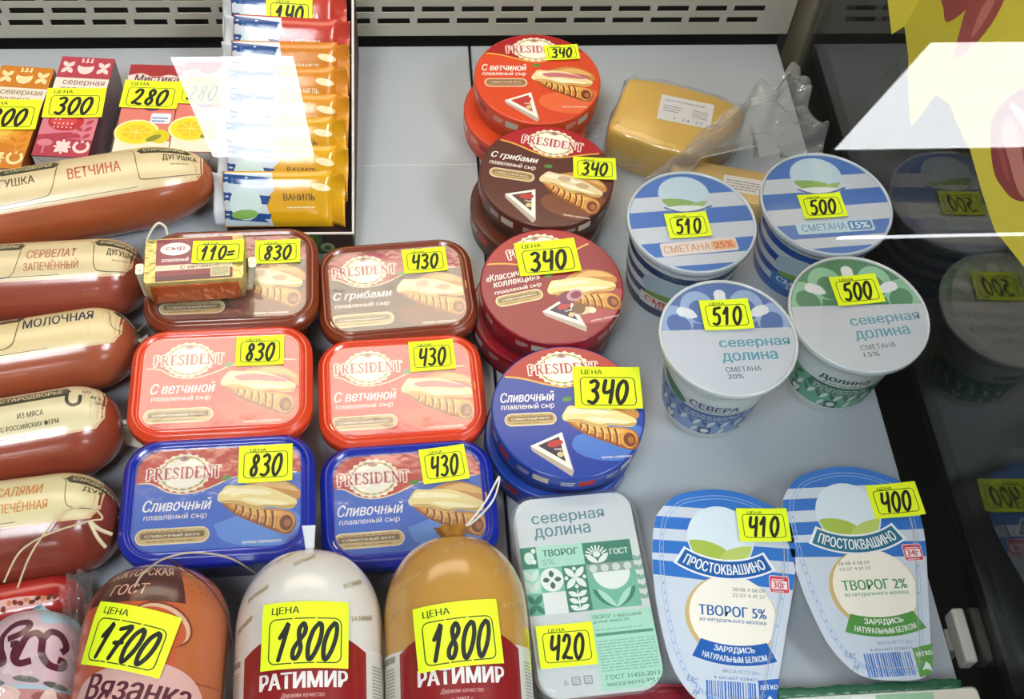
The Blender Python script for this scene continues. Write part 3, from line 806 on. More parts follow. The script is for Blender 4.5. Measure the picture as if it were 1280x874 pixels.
cup('s', .1485, -.0560, 'white sour cream cup with blue flower lid, tag 510', ('510', 908, 393, 37, 27, 1), 95, 51.3)
cup('g', .2518, -.0368, 'white sour cream cup with green flower lid, tag 500', ('500', 1071, 362, 37, 27, 4), 93, 53.2)

# ------------------------------------------------------------------ cottage cheese tray with folk pattern
t = thing('cottage_cheese_tray', 'white and green rectangular cottage cheese tray with tag 420', 'cottage cheese tray', (.032, -.222, 0), 3)
H = 40
L = lambda ins, z: ring3(rrect(92-2*ins, 148-2*ins, 19-ins*.7, 8), z)
b = MB(); b.loft([L(9, .3), L(8, 2), L(3, H-8)]); b.build('tray', pm('#d9dedb', .35, coat=.3), t)
a = Art(); a.clip = rrect(83, 141, 13, 6)
a.rect(-42, -71, 42, 71, '#cad1d3')
D1, D2, D3, D4 = '#2d7c66', '#6fb79b', '#a9dcc6', '#e3ebe6'
a.rect(-1, -71, 42, -17.5, '#a8dcc4')
a.rect(-42, -15.5, 42, 34, D3)
a.rect(-42, 18, -30.5, 34, D1); a.ell(-36, 26, 3.5, 4.5, '#d2e8de'); a.ell(-32.5, 31, 1.6, 1.8, D4); a.ell(-33, 23, 1.6, 1.8, D4)
a.rect(2, 17.5, 36, 33.5, D1)
a.rect(-30.5, 0, -14.5, 18, D2); a.ell(-22.5, 9, 8, 8.6, D4)
for k in range(4): a.leaf(-22.5+1.5*math.cos(R(90*k)), 9+1.5*math.sin(R(90*k)), -22.5+6.5*math.cos(R(90*k)), 9+6.8*math.sin(R(90*k)), 3.6, '#3a5a52')
a.rect(-14.5, 0, 2, 18, D1)
for k in range(4): a.leaf(-6.3, 9, -6.3+9.5*math.cos(R(45+90*k)), 9+10.5*math.sin(R(45+90*k)), 4.6, D4)
for q in ((-6.3, 15.5), (-6.3, 2.5), (-12.6, 9), (0, 9)): a.ell(*q, 1.3, 1.4, D4)
a.rect(-30.5, -15.5, -14.5, 0, '#dfe4e2')
a.rect(-14.5, -15.5, 2, 0, D1)
for k in range(3):
    for s in (-1, 1): a.leaf(-6.3, -14.5+k*5, -6.3+s*6.5, -11+k*5, 3.6, D4)
a.stroke([(-6.3, -15), (-6.3, 0)], .8, D4)
a.rect(-42, -15.5, -30.5, 0, D2)
a.leaf(-36, -8, -31, -1, 4, D1); a.leaf(-36, -8, -41, -1, 4, D1); a.leaf(-36, -8, -31, -15, 4, D1); a.leaf(-36, -8, -41, -15, 4, D1)
for k in range(2):
    a.leaf(-36, 1+k*8, -31.5, 9+k*8, 4, '#cfe6da'); a.leaf(-36, 1+k*8, -41, 9+k*8, 4, '#cfe6da')
for k in range(9): a.stroke([(11+4*math.cos(R(20*k+10)), 23+4*math.sin(R(20*k+10))), (11+8.4*math.cos(R(20*k+10)), 23+8.2*math.sin(R(20*k+10)))], 1.1, D4)
a.ell(11, 24.5, 2.6, 2.2, D4); a.leaf(11, 18, 3.5, 24, 4, D4); a.leaf(11, 18, 19, 24, 4, D4)
a.rect(2, -15.5, 36, 17.5, D2); a.rect(3, 11, 35, 17.5, '#8f9f98')
for k in range(4): a.ell(7+k*8, 14, 2.8, 2.8, '#c8d8d0')
a.poly([(6+13*(1-math.cos(R(180*k/16))), 11-13*math.sin(R(180*k/16))) for k in range(17)], D4)
a.leaf(19, -15, 4, -1, 7, D1); a.leaf(19, -15, 34, -1, 7, D1); a.leaf(19, -15, 7, -1, 4.5, D3); a.leaf(19, -15, 31, -1, 4.5, D3)
a.rect(36, -15.5, 42, 34, '#cfd8d2')
for k in range(5):
    a.leaf(39.5, 17-k*7, 35.5, 21-k*7, 3.6, '#7fa89a'); a.leaf(39.5, 17-k*7, 42, 21.5-k*7, 2.4, '#7fa89a')
a.clip = None
a.text('северная', -4.5, 53.5, 52, 8.5, '#4a7f88', .012, rot=1); a.text('долина', -10, 43.5, 40, 9, '#4a7f88', .012, rot=1)
a.text('ТВОРОГ', -14, 28.5, 25, 5, '#2f6a58', .03); a.text('5%', -23, 22, 9, 4.4, '#80b8a2', .01)
a.text('ГОСТ', 27, 25.5, 13, 4.4, '#dcebe4', .03)
a.text('ТВОРОГ с массовой', 17, -20.5, 34, 2.8, '#3f7a66', .01); a.text('долей жира 5%', 13, -24, 25, 2.8, '#3f7a66', .01)
a.rect(1, -34, 40, -32, '#4a8f7c')
a.lines(1, -58, 40, -36, 11, '#86b8a4'); a.lines(1, -30, 36, -28, 1, '#86b8a4')
a.text('ГОСТ 31453-2013', 21, -62, 36, 3, '#3f7a66', .012); a.text('масса нетто 300 г', 20.5, -66.5, 35, 2.8, '#3f7a66', .012)
for x in (-17, -9): a.stroke(rrect(5, 5, .4, 2, x, -62), .8, '#8a9490', closed=True); a.lines(x-1.8, -64, x+1.8, -60, 3, '#8a9490')
a.poly([(-26, -64), (-22, -64), (-24, -60)], '#aab2ae')
a.build('lid_print', t, flat(H-1.6), rough=.3, step=.02)
b = MB(); b.loft([L(.6, H-9), L(0, H-8), L(0, H-3.5), L(1, H-2.2), L(3, H-1.9), L(4.2, H-.2), L(5.2, H+.2), L(6.4, H+.1)], cap0=False, cap1=True)
b.build('clear_lid', clear('tray_lid', 1.45, rough=.08, milk=.05, bump=.15, bscale=40), t, ang=70)
x, y = loc_in(t, at(708, 807, .04)); price(t, '420', x, y, H+.5, 38, 29, 2-3)

# ------------------------------------------------------------------ two drop-shaped cottage cheese packs
OUT = [(186,-160),(190,-151),(201,-139),(216,-133),(236,-130),(255,-132),(272,-138),(285,-145),(291,-158),(292,-174),(290,-195),(281,-233),(271,-274),(266,-287),(256,-292),(236,-291.5),(221,-289),(209,-282),(197,-264),(189,-235),(185,-207),(184,-180)]
OUT = [((x-240)*.95, y+210) for x, y in OUT]
OUTL = catmull(OUT, 4, True)
def drop_pack(px, py, rot, label, fat, c1, c2, pr, kc, g):
    z = 30; p = at(px, py, .03)
    t = thing('cottage_cheese_pack', label, 'cottage cheese pack', (p.x, p.y, 0), rot, 'drop-shaped cottage cheese packs')
    b = MB(); b.loft([ring3(offset_poly(OUTL, d), zz) for d, zz in ((19, .4), (17, 2.5), (8.5, z-1.4))]); b.build('tray', pm('#dfe4e6', .35, coat=.2), t)
    b = MB(); b.loft([ring3(offset_poly(OUTL, d), zz) for d, zz in ((.3, z-1.5), (0, z-1.1), (.2, z-.6))]); b.build('flange', pm('#d3dbe4', .3, coat=.3), t)
    a = Art(); o = offset_poly(OUTL, .3); hull = o; a.clip = hull
    B = '#3474c6'
    a.poly(o, '#cad4e1')
    for y0, y1 in ((64, 90), (46, 55.5), (27, 37)): a.poly([(-60, y0-1), (60, y0), (60, y1), (-60, y1-1)], B)
    a.poly([(-60, 10), (60, 5), (60, 17), (-60, 21)], B)
    a.clip = None
    # seam of the welded edge
    a.stroke(offset_poly(OUTL, 5.5), .5, '#9db8dc', closed=True); a.stroke(offset_poly(OUTL, 8), .5, '#9db8dc', closed=True)
    # curd circle
    a.clip = offset_poly(OUTL, 9)
    a.ell(1, -17, 32, 30, '#cdb47a'); a.ell(2, -16, 30, 29, '#f3efe2')
    a.clip = None
    # badge: pale oval with grass, no figure
    a.ell(-4, 41, 24, 25, '#d7e6f0'); a.clip = circ(23, 28, -4, 41, 24); a.ell(-16, 27, 20, 11, '#a9c052', -10); a.ell(14, 26, 20, 10, '#bccf6e', 10); a.clip = None
    def arcw(Rr):
        return lambda X, Y: ((Rr+Y*-1)*math.sin(X/Rr), Rr-(Rr-Y)*math.cos(X/Rr))
    wv = lambda X, Y: ((62-Y)*math.sin(X/62), 62-(62-Y)*math.cos(X/62))
    band = [wv(-32+64*k/14, -6.2) for k in range(15)]+[wv(32-64*k/14, 6.2) for k in range(15)]
    ol = [wv(-34+68*k/14, -7.6) for k in range(15)]+[wv(34-68*k/14, 7.6) for k in range(15)]
    a.poly([(x-2, y+17) for x, y in ol], '#e8eef2'); a.poly([(x-2, y+17) for x, y in band], '#2a6f8e' if g else '#1f5fa8')
    a.text('ПРОСТОКВАШИНО', -2, 17, 58, 8, '#f2f4f2', .03, warp=wv)
    a.rr(36, 9, 14, 13, 1.5, '#f0e0e0'); a.rr(36, 9, 13, 12, 1.2, '#d0445c'); a.rect(30.5, 5.5, 41.5, 11.5, '#f4e8e8')
    a.text('34г' if g else '30г', 36, 8.6, 9, 4.6, '#c83a50', .03); a.lines(31, 12.2, 41, 13.8, 1, '#f4e0e4'); a.lines(31, 3.6, 41, 5, 1, '#f4e0e4')
    x0 = -21 if g else 2
    a.text('28.08 4 08.09', x0+12, 3, 23, 2.6, '#8a8c88', .01); a.text('22.07 4 И 27', x0+12, -1.2, 23, 2.6, '#8a8c88', .01)
    a.text('ТВОРОГ '+fat, 2, -13.5, 47, 7.6, c1, .03); a.text('из натурального молока', 2, -20.8, 46, 3, c1, .012, .15)
    wv2 = lambda X, Y: ((80-Y)*math.sin(X/80), 80-(80-Y)*math.cos(X/80))
    band = [wv2(-27+54*k/12, -7) for k in range(13)]+[wv2(25-50*k/12, 7) for k in range(13)]
    a.poly([(x+2, y-44.5) for x, y in band], c2)
    a.text('ЗАРЯДИСЬ', 2, -41.2, 28, 4.8, '#eef2ee', .03, warp=wv2); a.text('НАТУРАЛЬНЫМ БЕЛКОМ', 2, -47.4, 44, 4.2, '#eef2ee', .025, warp=wv2)
    a.text('МАССА НЕТТО 220 г', 6, -55.5, 25, 2.4, '#7890b8', .01); a.text('4 601607 028471', 2, -60.2, 30, 2, '#6a86b8', .01)
    x = -18.0
    while x < 14:
        wd = random.choice((.5, .8, 1.2)); a.rect(x, -79, x+wd, -62.5, '#2c6cc0'); x += wd+random.choice((.5, .7, 1.1))
    a.poly([(17, -80.5), (25, -79), (29, -70), (31.5, -58), (17, -60.5)], '#5f9c4a' if g else '#2f66b8')
    a.text('ЛЕГКО', 24, -64.5, 12, 3, '#eef2ee', .03, rot=6); a.poly([(20, -76), (24, -70), (26, -72), (27, -77), (23, -75)], '#dfe8ea')
    a.text('ЕАС', -27, -63, 7, 4, '#7890b8', .03, rot=-20); a.text('PP', -25, -72, 4, 4, '#7890b8', .02, rot=-20)
    for s in (-1, 1):
        for k in range(22):
            q = offset_poly(OUTL, 6.8)
            i = (40+k*2) if s > 0 else (86-k*1)
            i %= len(q); a.ell(q[i][0], q[i][1], .5, 1.1, '#7f9cc8', 0, 6)
    a.build('foil_print', t, flat(z-.55), rough=.28, step=.02, bump=.12, bscale=40, coat=.25)
    body, tx, ty, tw, th, tr = pr
    x, y = loc_in(t, at(tx, ty, .033)); price(t, body, x, y, z+1.2, tw, th, tr-rot, curl=.8)
    b = MB()
    b.tube([(x_*.001, y_*.001, (z+.1)*.001) for x_, y_ in offset_poly(OUTL, 8.5)[36:64]], .0009, 6)
    b.build('film_ridge', clear('ridge_film', 1.5, rough=.05, milk=.2), t)
    return t
drop_pack(911, 741, -7.5, 'drop-shaped cottage cheese pack with blue wording, tag 410', '5%', '#2c66a8', '#2460b0', ('410', 955, 655, 37, 26, -3), None, False)
drop_pack(1084, 708, 0, 'drop-shaped cottage cheese pack with green wording, tag 400', '2%', '#4f9468', '#559648', ('400', 1120, 624, 38, 27, 3), None, True)

# ------------------------------------------------------------------ sausages: bodies of revolution along local x
def casing(name_, parent, prof, mat, n=48):
    b = MB(); lp = []
    Rm = max(r for _, r in prof)
    for x, r in prof: lp.append([(x*.001, r*math.sin(a_)*.001, (Rm+r*math.cos(a_))*.001) for a_ in [2*math.pi*k/n for k in range(n)]])
    b.loft(lp); return b.build(name_, mat, parent, ang=75)
def rot_map(prof, cross=False):
    xs = [p_[0] for p_ in prof]; rs = [p_[1] for p_ in prof]; Rm = max(rs)
    def f(u, v, h):
        a_, s = (v, -u) if cross else (u, v)
        r = float(np.interp(a_, xs, rs)); an = s/Rm; r += h
        return (a_, r*math.sin(an), Rm+r*math.cos(an))
    return f
def sausage_profile(L_, Rm, e0, e1, tip=3.0, p=2.2):
    pts = []
    for k in range(15):
        t_ = k/14; pts.append((e0*(1-math.cos(t_*math.pi/2)), tip+(Rm-tip)*math.sin(t_*math.pi/2)**(2/p)))
    n = 8
    for k in range(1, n): pts.append((e0+(L_-e0-e1)*k/n, Rm))
    for k in range(15):
        t_ = k/14; pts.append((L_-e1+e1*math.sin(t_*math.pi/2), tip+(Rm-tip)*math.cos(t_*math.pi/2)**(2/p)))
    return [(x-L_, r) for x, r in pts]          # right-hand end at x = 0
def side_sausage(label, pa, pb, Rm, L_, body_c, label_c, texts, e1=32, label_v=(-15, 40), dv=0, knot='#b9b4a8', dark='#3c3a24', p=2.2):
    z = Rm*.001; A = at(*pa, z); B_ = at(*pb, z)
    an = math.degrees(math.atan2(B_.y-A.y, B_.x-A.x))
    t = thing('sausage', label, 'sausage', (B_.x, B_.y, 0), an, 'sausages lying side by side at the left')
    prof = sausage_profile(L_, Rm, 30, e1, 3.0, p)
    casing('casing', t, prof, pm(body_c, .26, coat=.5, noise=.22, scale=28, bump=.10, bscale=30))
    mp = rot_map(prof)
    a = Art(); v0, v1 = label_v
    a.poly([(-L_+26, v0-1.8), (-14, v0-1.8), (-8, v0+7), (-6, v1*.4), (-9, v1), (-L_+26, v1)], '#d8b890')
    a.poly([(-L_+26, v0), (-16, v0), (-10, v0+7), (-8, v1*.4), (-11, v1), (-L_+26, v1)], label_c)
    a.stroke([(-L_+26, v0+1.6), (-60, v0+1.6)], .5, '#5a4a34')
    n0 = len(a.items)
    for fn in texts: fn(a)
    a.items[n0:] = [([(x*.88+2.5, y+dv) for x, y in vs], fs, c) for vs, fs, c in a.items[n0:]]
    a.build('label', t, mp, rough=.3, coat=.4, maxedge=4, step=.07, z0=.12)
    b = MB(); b.loft([[(x*.001, r*.001*math.cos(q), z+r*.001*math.sin(q)) for q in [2*math.pi*k/12 for k in range(12)]] for x, r in ((-2, 3), (1, 2.4), (3, 2.2), (5, 3.6), (8, 4.8), (8.5, 1))])
    b.build('tied_end', pm(knot, .4, metal=.3, noise=.2), t)
    return t
def maker(a, x, v, w=58):               # dark plaque with the maker's name, and the cream panel beside it
    a.poly([(x-w/2, v-5), (x+w/2, v-5), (x+w/2+4, v), (x+w/2, v+6), (x-w/2, v+6), (x-w/2-4, v)], '#3d3b25')
    a.text('СТАРОДВОРЬЕ', x, v+.3, w*.9, 6, '#ded6ac', .02)
def panel(a, x0, x1, v0, v1):
    a.stroke([(x0-4, v1), (x0, v1-6), (x0+1, v0+6), (x0+7, v0+1), (x1, v0)], .6, '#4a4530', smooth=4)
def dugu(a, x, v, w=34):
    a.text('ДУГУШКА', x, v, w, 8, '#4a4430', .015); a.lines(x-w*.3, v-8, x+w*.3, v-6, 1, '#8a8262')
side_sausage('longest sausage, ham with red lettering, next to the juice cartons', (0, 267), (268, 221), 33.5, 240, '#a4532c', '#d9c69a', [
    lambda a: a.text('ВЕТЧИНА', -106, 5, 47, 11, '#b5523a', .02),
    lambda a: maker(a, -43, 20, 40), lambda a: panel(a, -69, -14, -12, 22), lambda a: dugu(a, -30, 8, 30),
    lambda a: maker(a, -163, 20, 46), lambda a: a.text('ДУГУШКА', -180, 5, 44, 10, '#4a4430', .015), lambda a: a.stroke([(-136, 24), (-140, 6), (-146, -8), (-156, -12), (-200, -13)], .6, '#4a4530', smooth=4)], e1=60, label_v=(-24, 40), p=1.95, dv=-6.5)
side_sausage('second sausage from the back, cream label in brownish red lettering', (0, 357), (186, 346), 32, 190, '#964632', '#d9c69a', [
    lambda a: a.text('СЕРВЕЛАТ', -78, 8, 42, 8.4, '#b06a50', .016, .12), lambda a: a.text('ЗАПЕЧЁННЫЙ', -78, -2.5, 46, 8.4, '#b06a50', .016, .06),
    lambda a: maker(a, -24, 19, 32), lambda a: panel(a, -43, -10, -11, 20), lambda a: dugu(a, -20, 7, 24),
    lambda a: maker(a, -122, 19, 32), lambda a: a.stroke([(-104, 18), (-106, 2), (-112, -10), (-130, -12)], .6, '#4a4530', smooth=4)], e1=36, label_v=(-17, 38), dv=-4.5)
side_sausage('third sausage from the back, cream label in dark navy lettering', (0, 455), (173, 427), 31, 180, '#a25234', '#e0cb98', [
    lambda a: a.text('МОЛОЧНАЯ', -61, 8, 57, 11, '#34414e', .022), lambda a: a.lines(-66, 17, -40, 18.5, 1, '#9a8a60'),
    lambda a: panel(a, -20, -8, -10, 16), lambda a: maker(a, -6, 18, 16), lambda a: maker(a, -110, 18, 34), lambda a: a.stroke([(-92, 18), (-94, 2), (-100, -11), (-120, -13)], .6, '#4a4530', smooth=4)], e1=34, label_v=(-15, 38), dv=3)
side_sausage('fourth sausage from the back, with a horseshoe mark on its label', (0, 556), (153, 529), 32.5, 175, '#94422c', '#dccfa6', [
    lambda a: maker(a, -66, 20, 54), lambda a: a.text('ИЗ МЯСА', -66, 3, 20, 4.6, '#4a4636', .018), lambda a: a.text('С РОССИЙСКИХ ФЕРМ', -67, -5, 44, 4.6, '#4a4636', .018),
    lambda a: a.stroke([(-38, 17), (-38, 9), (-34, 5), (-29, 7), (-28, 15)], 2.8, '#3a3a30', smooth=4),
    lambda a: a.text('СО', -24, 20, 6, 4, '#3a3a30', .02), lambda a: a.text('АГЕ', -17, 14, 8, 4, '#3a3a30', .02), lambda a: a.text('ЗАО', -14, 8, 8, 3.4, '#3a3a30', .02)], e1=34, label_v=(-17, 38), dv=-3)
side_sausage('fifth sausage from the back, orange lettering, tied with loose twine', (0, 668), (151, 648), 36, 170, '#85392a', '#dccfa0', [
    lambda a: a.text('САЛЯМИ', -69, 11, 34, 9, '#d08a48', .02, .08), lambda a: a.text('ЗАПЕЧЁННАЯ', -70, -1.5, 45, 8.6, '#d08a48', .02, .05),
    lambda a: panel(a, -36, -10, -8, 22), lambda a: maker(a, -18, 20, 30), lambda a: a.text('ДУГ', -17, 10, 14, 6, '#3f3c28', .02)], e1=38, label_v=(-12, 42), dv=2)

def twine(name, label, pts, r=.0008, color='#cdbb94', cat='string'):
    b = MB(); P3 = [tuple(at(x, y, z)) for x, y, z in pts]
    b.tube(catmull(P3, 6), r, 6); o = b.build(name, pm(color, .7, noise=.2, scale=300)); return tag(o, label, cat)
twine('twine', 'thin twine looped over the fifth sausage with frayed ends', [(5,728,.062),(25,690,.070),(60,668,.074),(110,652,.074),(128,648,.071),(112,634,.0735),(80,640,.0745),(52,672,.075),(35,700,.072),(22,735,.062)], .0007)
for i, q in enumerate(([(112,652,.0748),(125,662,.073),(140,668,.068)], [(112,652,.0748),(122,672,.072),(132,684,.066)])):
    twine('twine_end', ['upper frayed twine end on the fifth sausage', 'lower frayed twine end on the fifth sausage'][i], q, .0013, '#d8c8a4')
twine('white_string', 'pale string loop standing between the ham sausage and foil pack', [(152,430,.03),(178,408,.01),(190,385,.025),(182,330,.06),(184,300,.085),(196,280,.095),(206,283,.094),(209,293,.088)], .0009, '#e4ddc8')
# paper seal sticking out by the fourth sausage
b = MB(); pp = [at(146, 522, .01), at(170, 540, .012), at(182, 562, .012), at(158, 556, .01)]
b.loft([[tuple(q+Vector((0, 0, d))) for q in pp] for d in (0, .0008)]); o = b.build('paper_seal', pm('#d8d2c4', .6)); tag(o, 'small white printed paper seal poking out by the fourth sausage', 'paper seal')
a = Art(); a.text('МОЛОК', 0, 0, 15, 4, '#4a4438', .02); q = (pp[0]+pp[2])/2
a.build('seal_print', o, flat(13.0, q.x*1000, q.y*1000, -28), step=.02)

# ------------------------------------------------------------------ thick sausages in the front row
def front_sausage(name_label, px, py, end_px, Rm, rot, L_, body_c, art_fn, end_c, tagspec, group, tip=4, e1=52, coat=.6, p=2.2, tilt=0, dv=0):
    zoff = max(0, (L_-30)*.001*math.sin(R(tilt))-Rm*.001*(1-math.cos(R(tilt))))
    z = Rm*.001+zoff; A = at(px, py, z); E_ = at(*end_px, z)
    d = 90+rot
    t = thing('thick_sausage', name_label, 'sausage', (E_.x, E_.y, zoff), d, group)
    t.rotation_euler = (0, -R(tilt), R(d))
    prof = sausage_profile(L_, Rm, 30, e1, tip, p)
    casing('casing', t, prof, pm(body_c, .2, coat=coat, noise=.06, scale=30, bump=.05, bscale=25))
    mp = rot_map(prof, True)
    a = Art(); art_fn(a); a.items = [([(x, y+dv) for x, y in vs], fs, c) for vs, fs, c in a.items]; a.build('label', t, mp, rough=.28, coat=.5, maxedge=4, step=.07, z0=.15)
    if tagspec:
        body, u, v, tw, th, tr = tagspec
        ca, sa = math.cos(R(tr)), math.sin(R(tr))
        def tm(x, y, h): 
            X, Y = u+x*ca-y*sa, v+dv+x*sa+y*ca
            # paper bends along the casing but bridges a little
            return mp(X, Y, h+3.2)
        price(t, body, 0, 0, 0, tw, th, 0, mapper=tm, big=True, slant=.2)
    return t, mp
def ratimir(gold):
    def f(a):
        c = '#a8935a' if not gold else '#d9b878'
        for u, v, r_ in [(-20,-22,28),(22,-14,12),(-34,-48,20),(36,-44,18),(-6,-8,14),(38,-20,-6),(-40,-30,40),(0,-28,20),(40,-66,10),(-44,-66,20)]:
            a.text('РАТИМИР', u, v, 19, 3.2, c, .012, rot=r_)
        y = -3 if not gold else -9
        a.rect(-74, -190, 74, -82+y, '#d9d6cc'); a.poly(catmull([(-42,-84+y),(-22,-75+y),(0,-71+y),(22,-75+y),(42,-84+y)], 4)+[(42,-190),(-42,-190)], '#8e1c1e')
        a.rect(-74, -84+y, -47, -88+y, '#8a8a80'); a.lines(-60, -122+y, -48, -90+y, 16, '#8a8478'); a.lines(48, -122+y, 60, -90+y, 16, '#8a8478')
        a.text('РАТИМИР', 0, -101+y, 55, 9.5, '#f2ece6', .045); a.text('Держим качество', 0, -110+y, 26, 3.4, '#d8a8a0', .012, .25); a.text('с 2007 г.', 0, -115+y, 14, 3, '#d8a8a0', .012, .25)
        a.poly([(-42,-125+y),(0,-119+y),(42,-125+y),(42,-145+y),(-42,-145+y)], '#cfc9be')
    return f
g_ = 'thick sausages in the front row'
t, mp = front_sausage('thick white sausage with dark red label and tag 1800', 386, 800, (388, 681), 46.5, 0, 175, '#dcd8d0', ratimir(False), None, ('1800', 1, -78, 51, 40, -1), g_, tip=5, tilt=8, dv=15)
b = MB(); b.loft([ring3(rrect(w_, d_, 1, 3), 0) and [(z_*.001, x_*.001, y_*.001+.047+max(0, z_)*.0009) for x_, y_ in rrect(w_, d_, 1, 3)] for w_, d_, z_ in ((8, 5, -4), (6, 3, 2), (7, 2.2, 8), (9, 1.6, 15))])
b.build('film_tail', pm('#dfe2e4', .3, coat=.5), t)
t, mp = front_sausage('thick golden sausage with dark red label and tag 1800', 568, 800, (565, 663), 46.5, 0, 175, '#c08f42', ratimir(True), None, ('1800', -1, -86, 51, 39, 4), g_, tip=6, tilt=9, dv=15)
b = MB(); n = 44
def ruff(k, j): 
    an = 2*math.pi*k/n; rr_ = (5+6.5*j)*(1+.10*j*math.sin(an*9)); return ((-1+8*j+.8*j*math.sin(an*7))*.001, rr_*math.cos(an)*.001, .050+rr_*math.sin(an)*.001)
b.loft([[ruff(k, j) for k in range(n)] for j in (0, .35, .15, .6, 1)], cap0=False, cap1=True)
b.build('gathered_end', pm('#a8722a', .35, coat=.4, noise=.3, scale=300), t)
twine('white_string', 'white string loop tied to the golden sausage', [(566,668,.075),(585,655,.066),(608,625,.058),(624,596,.055),(618,622,.054),(600,645,.060),(572,668,.074)], .0007, '#e8e6e0')

def doctor(a):
    a.poly([(-60,-190),(62,-190),(62,-10),(-60,-10)], '#b8653a')
    a.poly([(-60,-190),(24,-190),(22,-18),(-60,-18)], '#c25a34')
    a.poly([(-44,-3),(-46,-33),(25,-33),(22,-3),(0,0),(-26,0)], '#4e241c')
    a.text('ДОКТОРСКАЯ', -9, -12.5, 52, 8, '#d8b8a8', .02, rot=2); a.text('ГОСТ', -12, -24.5, 27, 7.5, '#d8a888', .018, .2)
    a.ell(12, -47, 20, 13, '#7c3824', -20); a.ell(12, -47, 18.5, 11.6, '#d8b090', -20); a.ell(10, -49, 18, 11.6, '#c25a34', -20)
    a.stroke([(62,-80),(40,-80),(24,-77)], .7, '#7c3824'); a.stroke([(-8,-20),(-10,-60),(-12,-110)], .8, '#9c4a2c')
    a.poly(catmull([(-36,-81),(-18,-73),(0,-69),(18,-71),(36,-79),(42,-93),(10,-101),(-20,-103),(-42,-101)], 4, True), '#d8aaa0')
    a.text('Вязанка', 2, -86, 66, 15, '#5a2430', .03, .2, rot=-6)
    a.poly([(-44,-101),(10,-97),(40,-107),(40,-135),(-44,-135)], '#5a2430')
    a.stroke([(-44,-105),(10,-101),(40,-111)], 1.2, '#d8aaa0')
t, mp = front_sausage('thick orange-brown sausage with dark lettering band and tag 1700', 209, 800, (208, 707), 46, -3, 180, '#a85c34', doctor, None, ('1700', -7, -56, 52, 38, -13), g_, tip=4, e1=42, p=2.5, tilt=5)
twine('dark_twine', 'thin twine arching over the orange-brown thick sausage', [(168,734,.1005),(180,716,.101),(205,699,.082),(240,691,.074),(285,697,.06),(318,716,.035),(326,726,.010)], .0007, '#b8a890')
b = MB(); b.tube(catmull([tuple(at(x, y, z)) for x, y, z in ((206,697,.058),(232,712,.088),(262,735,.088),(285,775,.074),(293,830,.058),(290,874,.045))], 5), .0006, 6)
o = b.build('edge_cord', pm('#4a2418', .6)); tag(o, 'dark cord down the right flank of the orange-brown sausage', 'string')

# bottom-left bag with a red pouch behind it
def script_art(a):
    a.poly(catmull([(-48,-20),(-34,2),(-10,10),(16,8),(40,-6),(52,-36),(52,-60),(-52,-60)], 4, True), '#a8c4d2')
    a.text('КОПЧЁНЫЕ', -14, 4, 40, 3.4, '#54707c', .015, rot=4)
    a.poly(catmull([(-46,-34),(-28,-22),(-16,-4),(4,-2),(12,-14),(30,-12),(46,-26),(46,-52),(0,-54),(-46,-50)], 4, True), '#cfb2b8')
    M_ = '#571f30'
    tr = lambda X, Y: ((X/5.675-57)/1.7, -((720+Y/5.675)-762)/1.4-6)
    for q in ([(178,512),(235,505),(205,440),(195,370),(250,312),(330,300),(352,325),(310,365),(235,388)], [(262,420),(300,420),(292,480),(330,518),(395,505)], [(300,505),(325,440),(350,385),(400,362),(440,395),(448,470),(500,522),(575,528),(588,500),(545,490)],
              [(440,400),(485,352),(550,365),(588,420),(560,452)], [(45,440),(100,412),(165,398)], [(85,468),(125,482),(140,515)]):
        a.stroke([tr(*p_) for p_ in q], 4.4, M_, smooth=5)
    for x, y in ((-30,-50),(-14,-52),(6,-51),(24,-54)): a.ell(x, y, 8, 2, '#5a5a52', -8)
    a.poly([(-60,-56),(60,-58),(60,-190),(-60,-190)], '#c07a72')
    rr = random.Random(5)
    for k in range(70):
        a.ell(rr.uniform(-55, 55), rr.uniform(-150, -60), rr.uniform(3, 11), rr.uniform(2, 6), rr.choice(['#b0302a', '#d8a098', '#c8584e', '#e2bcb2', '#8e2a26']), rr.uniform(0, 180), 9)
t, mp = front_sausage('bagged sausage pack with maroon script in the bottom left corner', 48, 850, (53, 774), 34, 0, 150, '#9fb6c0', script_art, None, None, 'bagged packs in the corner', tip=10, e1=32, p=2.6)
def bag_skin(u, v):
    an = R(-20+220*u); rr_ = 35.2+1.2*math.sin(u*41+v*9)+1.0*math.sin(v*37-u*13)
    k = 1 if v > .35 else math.sin((v/.35)*math.pi/2)**.8
    x = 4-150*v
    return (x*.001, rr_*k*math.cos(an)*.001, (34+rr_*k*math.sin(an))*.001)
BAG = clear('bag_film', 1.5, rough=.09, milk=.10, bump=.8, bscale=55)
b = MB(); b.grid(60, 40, bag_skin); b.build('bag_film', BAG, t)
def flap(u, v):
    p_ = Vector((0, 0, 0)); A = at(75, 742, .05); B_ = at(128, 715, .055); C_ = at(100, 860, .05); D_ = at(132, 874, .045)
    q = A.lerp(B_, u).lerp(C_.lerp(D_, u), v); q.z += .016*math.sin(u*3.1)+.004*math.sin(u*23+v*7)+.003*math.sin(v*31+u*5); return tuple(q)
b = MB(); b.grid(30, 44, flap); o = b.build('bag_flap', BAG); tag(o, 'crumpled clear bag edge between the script pack and 1700 tag', 'plastic bag')
p = Vector((-.352, -.2125, 0))
t = thing('red_pouch', 'red pouch peeking out behind the script pack at far left', 'pouch', (p.x, p.y, 0), 8, 'bagged packs in the corner')
b = MB(); b.loft([ring3(rrect(96-2*i_, 36-2*i_, 16, 6), z_) for i_, z_ in ((8, .5), (2, 8), (0, 22), (2, 36), (7, 43), (13, 45))]); b.build('pouch_body', pm('#b3231a', .25, coat=.5, noise=.3, scale=40, bump=.3, bscale=60), t, ang=80)
